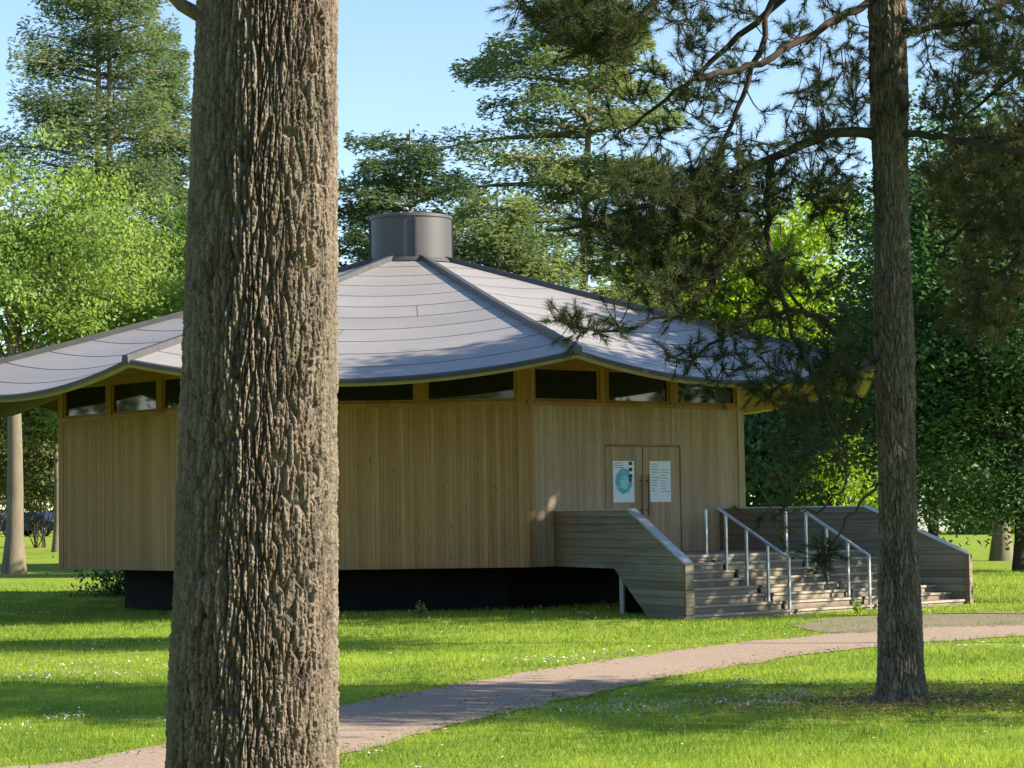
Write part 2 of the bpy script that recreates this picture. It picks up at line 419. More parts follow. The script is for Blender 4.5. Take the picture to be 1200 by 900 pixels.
# ------------------------------------------------------------------ the pavilion
CEN = np.array([-2.27, 52.12]); RW = 8.035; AP = RW * math.cos(R(22.5)); SIDE = 2 * RW * math.sin(R(22.5))
ZB, ZS, ZW = .92, 4.14, 4.86          # wall bottom, sill, window head
NORM = [R(-94 + 45 * j) for j in range(8)]
def fdir(j):
    a = NORM[j]; n = np.array([math.cos(a), math.sin(a), 0]); t = np.array([-math.sin(a), math.cos(a), 0]); return n, t
def fpt(j, u, v, z):
    "point on face j: u along from its left corner, v outwards, z up"
    n, t = fdir(j)
    return np.array([CEN[0], CEN[1], 0]) + n * (AP + v) + t * (u - SIDE / 2) + np.array([0, 0, z])
RD0, RD1, ZR0, ZR1, DIP = .95, 11.0, 7.74, 4.93, .45
def roofz(rho, uu):
    f = np.clip((rho - RD0) / (RD1 - RD0), 0, 1.2)
    return ZR0 + (ZR1 - ZR0) * f - .05 * np.sin(np.pi * f) - DIP * f ** 1.5 * (1 - uu ** 2)
def roofpt(j, rho, uu, dz=0.):
    "uu -1..1 across segment j"
    rho = np.asarray(rho, float); uu = np.asarray(uu, float)
    n, t = fdir(j); a = math.cos(R(22.5)); b = math.sin(R(22.5))
    p = np.array([CEN[0], CEN[1], 0]) + (rho * a)[..., None] * n + (rho * b * uu)[..., None] * t
    p = p + np.array([0, 0, 1.0]) * (roofz(rho, uu) + dz)[..., None]
    return p

pav = thing('pavilion', 'octagonal timber pavilion with a sweeping grey tent roof and round metal drum on top', 'pavilion', (CEN[0], CEN[1], 0))
# plinth
def octa(r, z): return np.array([[CEN[0] + r * math.cos(R(-71.5 + 45 * k)), CEN[1] + r * math.sin(R(-71.5 + 45 * k)), z] for k in range(8)])
pb = MB()
o0, o1 = octa(6.62, -.2), octa(6.62, ZB + .05)
for k in range(8):
    pb.add([o0[k - 1], o0[k], o1[k], o1[k - 1]], [[0, 1, 2, 3]])
pb.build('plinth', MAT['base'], pav)
fb = MB(); oo = octa(7.8, ZB + .03); fb.prism(oo, (0, 0, .12)); fb.build('floor_slab', MAT['dark'], pav)

WIN = [(.2, 1.98), (2.185, 3.965), (4.17, 5.95)]
for j in range(8):
    n, t = fdir(j)
    door = (j == 1)
    mat = MAT['clad_grey'] if j in (1, 2) else MAT['clad']
    b = MB(); du = 7.31 * j
    def wq(u0, u1, z0, z1, v=0.):
        P = [fpt(j, u0, v, z0), fpt(j, u1, v, z0), fpt(j, u1, v, z1), fpt(j, u0, v, z1)]
        b.add(P, [[0, 1, 2, 3]], uvq=[[[u0 + du, z0], [u1 + du, z0], [u1 + du, z1], [u0 + du, z1]]])
    k_ = math.tan(R(22.5))
    if door:
        DU0, DU1, DZ = 2.065, 4.235, 3.34
        wq(0, DU0, ZB, ZS); wq(DU1, SIDE, ZB, ZS); wq(DU0, DU1, DZ, ZS); wq(DU0, DU1, ZB, 1.15)
        wq(DU0, DU1, 1.15, DZ, -.14)
        for (u0, z0, z1) in ((DU0, 1.15, DZ), (DU1, 1.15, DZ)):
            b.add([fpt(j, u0, 0, z0), fpt(j, u0, -.14, z0), fpt(j, u0, -.14, z1), fpt(j, u0, 0, z1)], [[0, 1, 2, 3]], uvq=[[[0, z0], [.14, z0], [.14, z1], [0, z1]]])
        b.add([fpt(j, DU0, 0, DZ), fpt(j, DU1, 0, DZ), fpt(j, DU1, -.14, DZ), fpt(j, DU0, -.14, DZ)], [[0, 1, 2, 3]], uvq=[[[0, 0], [2, 0], [2, .1], [0, .1]]])
    else:
        wq(0, SIDE, ZB, ZS)
    # underside lip of the cladding
    b.add([fpt(j, 0, 0, ZB), fpt(j, SIDE, 0, ZB), fpt(j, SIDE - .25 * k_, -.25, ZB), fpt(j, .25 * k_, -.25, ZB)], [[0, 1, 2, 3]], uvq=[[[0, 0], [6, 0], [6, .2], [0, .2]]])
    wall = b.build('wall', mat, pav)
    # timber band with the window openings
    b2 = MB()
    def bx(u0, u1, z0, z1, v0, v1):
        c = (fpt(j, u0, v0, z0) + fpt(j, u1, v1, z1)) / 2
        b2.box(c, ((u1 - u0) / 2, (v1 - v0) / 2, (z1 - z0) / 2), [t, n, [0, 0, 1]])
    bx(.02, SIDE - .02, ZS - .05, ZS + .035, -.2, .035)             # sill
    for u0, u1 in ((.02, WIN[0][0]), (WIN[0][1], WIN[1][0]), (WIN[1][1], WIN[2][0]), (WIN[2][1], SIDE - .02)):
        bx(u0, u1, ZS + .036, ZW, -.15, .006)
    b2.build('window_band', MAT['frame'], pav)
    # frieze up to the soffit
    b3 = MB(); us = np.linspace(.0, SIDE, 13)
    for a0, a1 in zip(us[:-1], us[1:]):
        r0 = roofz(np.array(RW), np.array(a0 / SIDE * 2 - 1)) - .12; r1 = roofz(np.array(RW), np.array(a1 / SIDE * 2 - 1)) - .12
        b3.add([fpt(j, a0, 0, ZW), fpt(j, a1, 0, ZW), fpt(j, a1, 0, r1), fpt(j, a0, 0, r0)], [[0, 1, 2, 3]], uvq=[[[ZW, a0], [ZW, a1], [r1, a1], [r0, a0]]])
    b3.add([fpt(j, 0, 0, ZW), fpt(j, SIDE, 0, ZW), fpt(j, SIDE, -.2, ZW), fpt(j, 0, -.2, ZW)], [[0, 1, 2, 3]])
    b3.build('frieze', MAT['frame'], pav)
    for (u0, u1) in WIN:
        w = MB(); fw = .055
        def fx(a0, a1, z0, z1):
            c = (fpt(j, a0, -.10, z0) + fpt(j, a1, -.02, z1)) / 2
            w.box(c, ((a1 - a0) / 2, .04, (z1 - z0) / 2), [t, n, [0, 0, 1]])
        fx(u0, u1, ZS + .036, ZS + .036 + fw); fx(u0, u1, ZW - fw, ZW - .002)
        fx(u0, u0 + fw, ZS + .036 + fw, ZW - fw); fx(u1 - fw, u1, ZS + .036 + fw, ZW - fw)
        wo = w.build('window', MAT['frame'], pav)
        g = MB().add([fpt(j, u0 + .03, -.06, ZS + .06), fpt(j, u1 - .03, -.06, ZS + .06), fpt(j, u1 - .03, -.06, ZW - .03), fpt(j, u0 + .03, -.06, ZW - .03)], [[0, 1, 2, 3]])
        g.build('pane', MAT['glass'], wo)
    # corner post at the left corner of this face
    cp = MB(); w_ = .19
    jl = (j - 1) % 8
    for jj, ua, ub in ((j, .0, w_), (jl, SIDE - w_, SIDE)):
        nn, tt = fdir(jj)
        def pp(u, v, z): return fpt(jj, u, v, z)
        e = .014 * k_
        a0 = ua - (e if jj == j else 0); b0 = ub + (e if jj == jl else 0)
        zt = float(roofz(np.array(RW), np.array(1.0))) - .16
        for z0, z1 in ((ZB, ZS - .052), (ZS + .037, zt)):
            P = [pp(a0, .014, z0), pp(b0, .014, z0), pp(b0, .014, z1), pp(a0, .014, z1)]
            cp.add(P, [[0, 1, 2, 3]], uvq=[[[a0 + j, z0], [b0 + j, z0], [b0 + j, z1], [a0 + j, z1]]])
            uu = ub if jj == j else ua
            cp.add([pp(uu, .014, z0), pp(uu, -.01, z0), pp(uu, -.01, z1), pp(uu, .014, z1)], [[0, 1, 2, 3]])
    cp.build('corner_post', MAT['clad_grey'] if j in (2, 3) else MAT['clad'], pav)

# roof
rb = MB(); nu, nr = 17, 26
uu = np.linspace(-1, 1, nu); rr = np.linspace(RD0 - .05, RD1, nr)
UU, RR = np.meshgrid(uu, rr)
qi = (np.arange(nr - 1)[:, None] * nu + np.arange(nu - 1)[None]); QR = np.stack([qi, qi + 1, qi + nu + 1, qi + nu], -1).reshape(-1, 4)
for j in range(8):
    P = roofpt(j, RR, UU).reshape(-1, 3)
    uvv = np.stack([(RR * math.sin(R(22.5)) * UU + 9 * j).ravel(), RR.ravel()], -1)
    rb.add(P, QR, uvq=uvv[QR])
roof = rb.build('roof', MAT['roof'], pav, smooth=True)
# sheet seams
for j in range(8):
    sb = MB()
    for s_ in range(1, 11):
        rho = RD1 - .93 * s_ + .05
        if rho < 1.3: continue
        u_ = np.linspace(-.985, .985, 15)
        a_ = roofpt(j, np.full(15, rho - .009), u_, .002); b_ = roofpt(j, np.full(15, rho + .009), u_, .003)
        c_ = roofpt(j, np.full(15, rho - .008), u_, .007); d_ = roofpt(j, np.full(15, rho + .010), u_, .006)
        v = np.concatenate([a_, c_, d_, b_]); k = np.arange(14)
        q = np.concatenate([np.stack([k + o, k + 1 + o, k + 1 + o + 15, k + o + 15], -1) for o in (0, 15, 30)])
        sb.add(v, q)
    # short vertical laps
    for s_, ul in ((4, -.22), (6, .32)):
        r0 = RD1 - .93 * s_ + .07; r1 = r0 + .88
        rl = np.linspace(r0, r1, 5)
        a_ = roofpt(j, rl, np.full(5, ul) - .002, .004); b_ = roofpt(j, rl, np.full(5, ul) + .003, .008)
        k = np.arange(4); sb.add(np.concatenate([a_, b_]), np.stack([k, k + 1, k + 6, k + 5], -1))
    sb.build('sheet_seam', MAT['seam'], roof)
# edge flashing, fascia, soffit
fl = MB(); fa = MB(); so = MB()
ue = np.linspace(-1, 1, 33)
for j in range(8):
    e0 = roofpt(j, np.full(33, RD1 - .06), ue, .022); e1 = roofpt(j, np.full(33, RD1 + .025), ue, .018); e2 = roofpt(j, np.full(33, RD1 + .025), ue, -.055); e3 = roofpt(j, np.full(33, RD1 - .03), ue, -.056)
    v = np.concatenate([e0, e1, e2, e3]); k = np.arange(32)
    fl.add(v, np.concatenate([np.stack([k + o, k + 1 + o, k + 34 + o, k + 33 + o], -1) for o in (0, 33, 66)]))
    f0 = roofpt(j, np.full(33, RD1 - .01), ue, -.05); f1 = roofpt(j, np.full(33, RD1 - .09), ue, -.145); f2 = roofpt(j, np.full(33, RD1 - .22), ue, -.155)
    fa.add(np.concatenate([f0, f1, f2]), np.concatenate([np.stack([k + o, k + 1 + o, k + 34 + o, k + 33 + o], -1) for o in (0, 33)]))
    rs = np.linspace(RD1 - .17, RW - .5, 8); U2, R2 = np.meshgrid(ue, rs)
    S = roofpt(j, R2, U2, -.15).reshape(-1, 3)
    q = np.arange(7)[:, None] * 33 + np.arange(32)[None]; q = np.stack([q, q + 33, q + 34, q + 1], -1).reshape(-1, 4)
    uvv = np.stack([R2.ravel(), (R2 * math.sin(R(22.5)) * U2).ravel()], -1)
    so.add(S, q, uvq=uvv[q])
fl.build('eave_flashing', MAT['dark'], roof, smooth=False)
fa.build('fascia', MAT['fascia'], roof, smooth=False)
so.build('soffit', MAT['soffit'], roof, smooth=True)
for j in range(8):
    rl = np.linspace(RD0 - .03, RD1 + .04, 24)
    p = roofpt(j, rl, np.full(24, 1.0), .05)
    n, t = fdir(j); a = R(22.5)
    side = np.array([-math.sin(NORM[j] + a), math.cos(NORM[j] + a), 0])
    rgb = MB(); prof = [(-.075, -.09), (-.06, .055), (.06, .055), (.075, -.09)]
    v = np.concatenate([p + side * s_ + np.array([0, 0, h]) for s_, h in prof]); k = np.arange(23)
    rgb.add(v, np.concatenate([np.stack([k + o, k + 1 + o, k + 25 + o, k + 24 + o], -1) for o in (0, 24, 48)]))
    e = np.array([v[23 + 24 * i] for i in range(4)]); rgb.ngon(e)
    rgb.build('ridge_cap', MAT['ridge'], roof)
# drum
def lathe(prof, n=72, c=CEN):
    th = np.arange(n) * 2 * math.pi / n; v = np.array([[c[0] + r * math.cos(a), c[1] + r * math.sin(a), z] for r, z in prof for a in th])
    k = len(prof); i = np.arange(k - 1)[:, None] * n; j = np.arange(n)[None]; j2 = (j + 1) % n
    return v, np.stack([i + j, i + j2, i + n + j2, i + n + j], -1).reshape(-1, 4)
db = MB(); v, q = lathe([(.93, 7.5), (.93, 8.74)]); db.add(v, q)
drum = db.build('roof_drum', MAT['drum'], pav, smooth=True)
rm = MB(); v, q = lathe([(.925, 8.735), (.955, 8.735), (.955, 8.80), (.90, 8.815), (.60, 8.84), (.02, 8.85)]); rm.add(v, q); rm.build('drum_rim', MAT['drum'], drum)
fs = MB(); v, q = lathe([(1.06, 7.70), (.985, 7.80), (.945, 7.80)]); fs.add(v, q); fs.build('drum_flashing', MAT['ridge'], drum)
for ang in (-82, -82 + 90, -82 + 180, -82 + 270):
    sm = MB(); c = np.array([CEN[0] + .945 * math.cos(R(ang)), CEN[1] + .945 * math.sin(R(ang)), 8.26]); ax = [[-math.sin(R(ang)), math.cos(R(ang)), 0], [math.cos(R(ang)), math.sin(R(ang)), 0], [0, 0, 1]]
    sm.box(c, (.022, .022, .46), ax); sm.build('drum_seam', MAT['dark'], drum)
# doors
for (u0, u1, hu) in ((2.105, 3.135, 3.06), (3.165, 4.195, 3.24)):
    n, t = fdir(1); ax = [t, n, [0, 0, 1]]
    d = MB(); c = (fpt(1, u0, -.06, 1.16) + fpt(1, u1, -.012, 3.29)) / 2
    d.box(c, ((u1 - u0) / 2, .024, 2.13 / 2), ax)
    dob = d.build('door', MAT['clad_grey'], pav)
    h = MB(); zc = 2.30
    h.tube([fpt(1, hu, .06, zc - .42), fpt(1, hu, .06, zc + .42)], .02, 10, cap=True)
    for dz in (-.3, .3): h.tube([fpt(1, hu, -.012, zc + dz), fpt(1, hu, .06, zc + dz)], .014, 8)
    h.build('handle', MAT['steel'], dob)
dfm = MB(); n, t = fdir(1); ax = [t, n, [0, 0, 1]]
for (u0, u1, z0, z1) in ((2.066, 2.1, 1.15, 3.34), (4.2, 4.234, 1.15, 3.34), (2.1, 4.2, 3.3, 3.34)):
    c = (fpt(1, u0, -.1, z0) + fpt(1, u1, -.02, z1)) / 2
    dfm.box(c, ((u1 - u0) / 2, .04, (z1 - z0) / 2), ax)
dfm.build('door_frame', MAT['frame'], pav)
# posters
def poster(name, label, u0, kind):
    o = thing(name, label, 'poster', tuple(fpt(1, u0 + .3, -.012, 2.16)))
    n, t = fdir(1); ax = [t, n, [0, 0, 1]]
    Z0 = 2.16
    s = MB(); s.box(fpt(1, u0 + .297, -.008, Z0 + .42), (.297, .003, .42), ax); s.build('sheet', MAT['paper'], o)
    def rect(b, a0, a1, z0, z1, v=-.0035):
        b.add([fpt(1, u0 + a0, v, Z0 + z0), fpt(1, u0 + a1, v, Z0 + z0), fpt(1, u0 + a1, v, Z0 + z1), fpt(1, u0 + a0, v, Z0 + z1)], [[0, 1, 2, 3]])
    rr_ = random.Random(5)
    if kind == 0:
        c = MB(); ang = [22.5 + 40 * k for k in range(9)]
        c.ngon([fpt(1, u0 + .30 + .245 * math.cos(R(a)), -.0035, Z0 + .43 + .27 * math.sin(R(a))) for a in ang], 0)
        c.ngon([fpt(1, u0 + .31 + .12 * math.cos(R(a)), -.0028, Z0 + .41 + .15 * math.sin(R(a))) for a in ang], 1)
        c.build('printed_disc', [MAT['teal'], MAT['teal_pale']], o)
        def mark(nm, m, *a):
            x = MB(); rect(x, *a); x.build(nm, MAT[m], o)
        for z in (.79, .745, .70): mark('text_line', 'ink', .04, .04 + rr_.uniform(.15, .3), z, z + .016)
        for z in (.56, .51, .46, .41, .37): mark('text_line', 'ink', .07, .07 + rr_.uniform(.12, .26), z, z + .014, -.0022)
        for z, w_ in ((.755, .1), (.63, .1), (.50, .1), (.42, .08)): mark('printed_picture', 'black', .44, .44 + w_, z, z + .07, -.0022)
    else:
        for i_ in range(11):
            z = .77 - i_ * .055
            x = MB(); rect(x, .04, .04 + rr_.uniform(.08, .24), z, z + .014); x.build('text_line', MAT['ink'], o)
            if i_ > 1: x = MB(); rect(x, .31, .31 + rr_.uniform(.1, .24), z - .01, z + .002); x.build('text_line', MAT['ink'], o)
poster('poster', 'white paper poster with a teal disc and dark pictures on the left door leaf', 2.30, 0)
poster('poster', 'white paper notice covered in lines of small print on the right door leaf', 3.345, 1)

# ------------------------------------------------------------------ the staircase
ZL, V0, V1 = 1.13, 3.13, 5.17
st = thing('entrance_staircase', 'broad weathered timber staircase and landing fanning out before the double doors', 'staircase', tuple(fpt(1, SIDE / 2, 4.0, 0)))
n1, t1 = fdir(1); fl17 = R(17)
def wl(v): return .79 - math.tan(fl17) * v
def wr(v): return 5.36 + math.tan(fl17) * v
def wing(u0, sgn, mats):
    dv = n1 * math.cos(fl17) + sgn * t1 * math.sin(fl17)
    out = t1 * math.cos(fl17) - sgn * n1 * math.sin(fl17)
    base = fpt(1, u0, .03, 0)
    L = [(0, .92), (0, 2.0), (3.24, 2.0), (5.40, 1.04), (5.43, -.15), (4.30, -.15), (2.63, .92)]
    pts = np.array([base + dv * a + np.array([0, 0, z]) for a, z in L]); uv = np.array(L)
    th = .13
    off = -out * th * (1 if sgn < 0 else 0)
    w = MB().prism(pts + off, out * th, uv=uv)
    wo = w.build('wing_wall', mats, st)
    c = MB()
    def strip(a, b, hw=.085, hh=.02):
        pa = base + dv * a[0] + np.array([0, 0, a[1]]); pb_ = base + dv * b[0] + np.array([0, 0, b[1]])
        d = pb_ - pa; l_ = np.linalg.norm(d); d /= l_; up = np.cross(out, d); up *= np.sign(up[2]) if abs(up[2]) > .2 else 1
        mid = off + out * th / 2
        c.box((pa + pb_) / 2 + mid + up * (hh + .001), (l_ / 2, hw, hh), [d, out, up])
    strip((0.02, 2.0), (3.23, 2.0), .08, .012); strip((3.245, 2.0), (5.42, 1.035))
    c.build('wing_capping', MAT['cap'], wo)
    e = MB(); e.box(base + dv * 5.425 + off + out * th / 2 + np.array([0, 0, .47]), (.045, .085, .56), [dv, out, [0, 0, 1]]); e.build('end_post', MAT['wing'], wo)
    return base, dv, out
wing(.79, -1, MAT['wing']); wing(5.36, 1, MAT['wing'])
# landing
ld = MB(); q4 = [(wl(.04) + .01, .04), (wr(.04) - .01, .04), (wr(V0) - .01, V0), (wl(V0) + .01, V0)]
ld.prism([fpt(1, a, b, ZL - .10) for a, b in q4], (0, 0, .10), uv=[(b, a) for a, b in q4]); ld.build('landing', MAT['deck'], st)
nb_ = MB(); nb_.box((fpt(1, wl(V0) + .02, V0 + .012, ZL - .02) + fpt(1, wr(V0) - .02, V0 + .012, ZL - .02)) / 2, ((wr(V0) - wl(V0)) / 2 - .02, .012, .024), [t1, n1, [0, 0, 1]]); nb_.build('landing_edge', MAT['nosing'], st)
NR = 8; RISE = ZL / NR; RUN = (V1 - V0) / (NR - 1)
S1, S2 = 1.93, 4.17; GAP = .05
for fi in range(3):
    f = MB(); ns = MB()
    for i in range(NR):
        v = V0 + RUN * i; ztop = ZL - RISE * i            # riser under nosing at v, top of it ztop
        ua = (wl(v) + .01) if fi == 0 else (S1 + GAP if fi == 1 else S2 + GAP)
        ub = (S1 - GAP) if fi == 0 else (S2 - GAP if fi == 1 else wr(v) - .01)
        if i == NR - 1 and fi != 1: pass
        zr0 = ztop - RISE if i < NR - 1 else -.1
        c = (fpt(1, ua, v - .06, zr0) + fpt(1, ub, v - .012, ztop - .045)) / 2
        if i > 0 or True:
            f.box(c, ((ub - ua) / 2, .022, (ztop - .047 - zr0) / 2), [t1, n1, [0, 0, 1]])
        if i > 0:
            c = (fpt(1, ua, v - RUN - .04, ztop - .045) + fpt(1, ub, v, ztop)) / 2
            f.box(c, ((ub - ua) / 2, (RUN + .04) / 2, .0225), [t1, n1, [0, 0, 1]])
            c = (fpt(1, ua, v + .001, ztop - .038) + fpt(1, ub, v + .013, ztop + .003)) / 2
            ns.box(c, ((ub - ua) / 2, .006, .0205), [t1, n1, [0, 0, 1]])
    fo = f.build('stair_flight', MAT['tread'], st); ns.build('tread_edge', MAT['nosing'], fo)
    # stringers closing the flight towards the gaps
    s_ = MB()
    for us_ in ([S1 - GAP - .03] if fi == 0 else ([S1 + GAP + .03, S2 - GAP - .03] if fi == 1 else [S2 + GAP + .03])):
        P = [(V0 - .05, ZL - .15), (V1 - .06, .02), (V1 - .06, -.1), (V1 - .5, -.1), (V0 - .05, ZL - .6)]
        s_.prism([fpt(1, us_ - .02, a, z) for a, z in P], t1 * .04, uv=P)
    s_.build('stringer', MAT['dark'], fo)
bs = MB()
c = (fpt(1, wl(V1) + .03, V1 - .02, -.1) + fpt(1, wr(V1) - .03, V1 + .14, .05)) / 2
bs.box(c, ((wr(V1) - wl(V1)) / 2 - .03, .08, .075), [t1, n1, [0, 0, 1]]); bs.build('bottom_kerb', MAT['tread'], st)
pt = MB(); p = fpt(1, .79, .03, 0) + (n1 * math.cos(fl17) - t1 * math.sin(fl17)) * 2.5 + t1 * .1
pt.box(p + np.array([0, 0, .4]), (.035, .035, .52)); pt.build('support_post', MAT['galv'], st)
bk = MB(); bk.prism([fpt(1, wl(2.2) + .3, 2.2, -.1), fpt(1, wr(2.2) - .3, 2.2, -.1), fpt(1, wr(2.2) - .3, 2.2, ZL - .12), fpt(1, wl(2.2) + .3, 2.2, ZL - .12)], n1 * .05); bk.build('under_shade_panel', MAT['dark'], st)  # added dark sheet standing in for the open shade beneath the landing
def rail(u):
    h = MB()
    top = ZL + .88
    vs = [3.06, 3.58, 4.10, 4.63, 5.15]
    def hz(v): return top - max(0, v - 3.44) * .94 / 1.72
    h.tube([fpt(1, u, vs[0], top - .008), fpt(1, u, 3.46, top - .008)], .012, 8)
    a, b = fpt(1, u, 3.40, hz(3.40) + .0), fpt(1, u, 5.17, hz(5.17))
    d = (b - a) / np.linalg.norm(b - a); up = np.cross(t1, d); up *= np.sign(up[2])
    h.box((a + b) / 2, (np.linalg.norm(b - a) / 2, .03, .018), [d, t1, up])
    ho = h.build('handrail', MAT['galv'], st)
    for v in vs:
        k = max(0, math.ceil((v - V0) / RUN - .02)); zb = ZL - RISE * min(k, NR - 1) - .1
        pm = MB(); z1 = hz(v) - .02
        pm.box(fpt(1, u, v, (zb + z1) / 2), (.022, .022, (z1 - zb) / 2), [t1, n1, [0, 0, 1]])
        pm.build('post', MAT['galv'], ho)
rail(1.80); rail(4.05)

# ------------------------------------------------------------------ vegetation tools
def unit(n, r=rng):
    v = r.normal(size=(n, 3)); return v / np.linalg.norm(v, axis=1)[:, None]
def add_leaves(b, c, ax, nrm, l, w, tint, mat=0, fold=.18):
    "leaf quads: base, left, tip, right"
    n = len(c); l = np.broadcast_to(l, (n,))[:, None]; w = np.broadcast_to(w, (n,))[:, None]
    sd = np.cross(ax, nrm); sd /= np.linalg.norm(sd, axis=1)[:, None] + 1e-9
    up = np.cross(sd, ax)
    base = c - ax * l * .5; tip = c + ax * l * .5 - up * l * fold * .5
    m = c - ax * l * .05 + up * l * fold * .3
    v = np.stack([base, m - sd * w * .5, tip, m + sd * w * .5], 1).reshape(-1, 3)
    q = np.arange(n * 4).reshape(n, 4)
    b.add(v, q, mat=mat, tint=tint)
def limb_path(a, b, r, sag=0., k=6, wob=.06):
    w = np.linspace(0, 1, k)[:, None]; L = np.linalg.norm(b - a)
    p = a * (1 - w) + b * w; p[:, 2] += (sag * np.sin(np.pi * w[:, 0])) * L
    p[1:-1] += r.normal(0, wob * L / 3, (k - 2, 3)); return p

def deciduous(name, label, x, y, H, base_z, rx, tr, mat, nclump, nleaf, leaf, seed, group=None, lobes=11, clump=.75, bark='bark_grey', lean=0., tilt=.5, rzs=1.0, shift=(0, 0), zmin=None):
    r = np.random.default_rng(seed); z0 = float(gz(x, y))
    o = thing(name, label, 'tree', (x, y, z0), 0, group)
    C = np.array([x + shift[0], y + shift[1], z0 + (H + base_z) / 2]); rz = (H - base_z) / 2
    tb = MB(); hh = z0 + base_z + rz * 1.1
    zz = np.linspace(z0 - .1, hh, 9); f = (zz - z0) / (hh - z0)
    tb.tube(np.stack([x + lean * f + .06 * np.sin(f * 5) , y + 0 * f, zz], 1), tr * (1 - .6 * f) + tr * .28 * np.exp(-(zz - z0) / .3), 14)
    lob = unit(lobes, r) * r.uniform(.35, .72, (lobes, 1)); lob[:, 2] = lob[:, 2] * .95
    L = C + lob * np.array([rx, rx, rz * rzs]); LR = r.uniform(.30, .46, lobes)
    for p in L:
        fz = r.uniform(max(.35, min(.85, base_z * 1.15 / (hh - z0))), .95); s = np.array([x + lean * fz, y, z0 + (hh - z0) * fz])
        if s[2] > p[2]: s[2] = max(z0 + base_z * 1.15, p[2] - 1.0)
        tb.tube(limb_path(s, p, r, .05), np.linspace(tr * .38, tr * .08, 6), 6)
    k = r.integers(0, lobes, nclump); d = unit(nclump, r)
    d[:, 2] = d[:, 2] * .9 + .12
    cc = L[k] + d * (LR[k] * r.uniform(.55, 1.1, nclump))[:, None] * np.array([rx, rx, rz])
    cc = cc[cc[:, 2] > z0 + (base_z * .9 if zmin is None else zmin)]
    for p, kk in zip(cc[::3], k[::3]):
        tb.tube(limb_path(L[kk] if kk < lobes else C, p, r, .04, 4), np.linspace(tr * .07, tr * .02, 4), 4)
    tb.build('trunk', MAT[bark], o, smooth=True)
    n = len(cc) * nleaf
    ci = np.repeat(np.arange(len(cc)), nleaf)
    g = r.normal(size=(n, 3)) * np.array([clump, clump, clump * .5]) * r.uniform(.6, 1.2, (n, 1))
    c = cc[ci] + g
    c[:, 2] -= .25 * (np.hypot(g[:, 0], g[:, 1]) / clump) ** 2 * clump * .5
    nr_ = unit(n, r) * .75 + np.array([0, 0, tilt]); nr_ /= np.linalg.norm(nr_, axis=1)[:, None]
    ax = unit(n, r) + np.array([0, 0, -.25]); ax -= nr_ * (ax * nr_).sum(1)[:, None]; ax /= np.linalg.norm(ax, axis=1)[:, None] + 1e-9
    ct = r.uniform(0, 1, len(cc)); tint = np.clip(ct[ci] * .75 + r.uniform(0, .35, n) - .05, 0, 1)
    b = MB(); add_leaves(b, c, ax, nr_, leaf * r.uniform(.7, 1.25, n), leaf * .62 * r.uniform(.8, 1.2, n), tint)
    b.build('crown', MAT[mat], o)
    return o

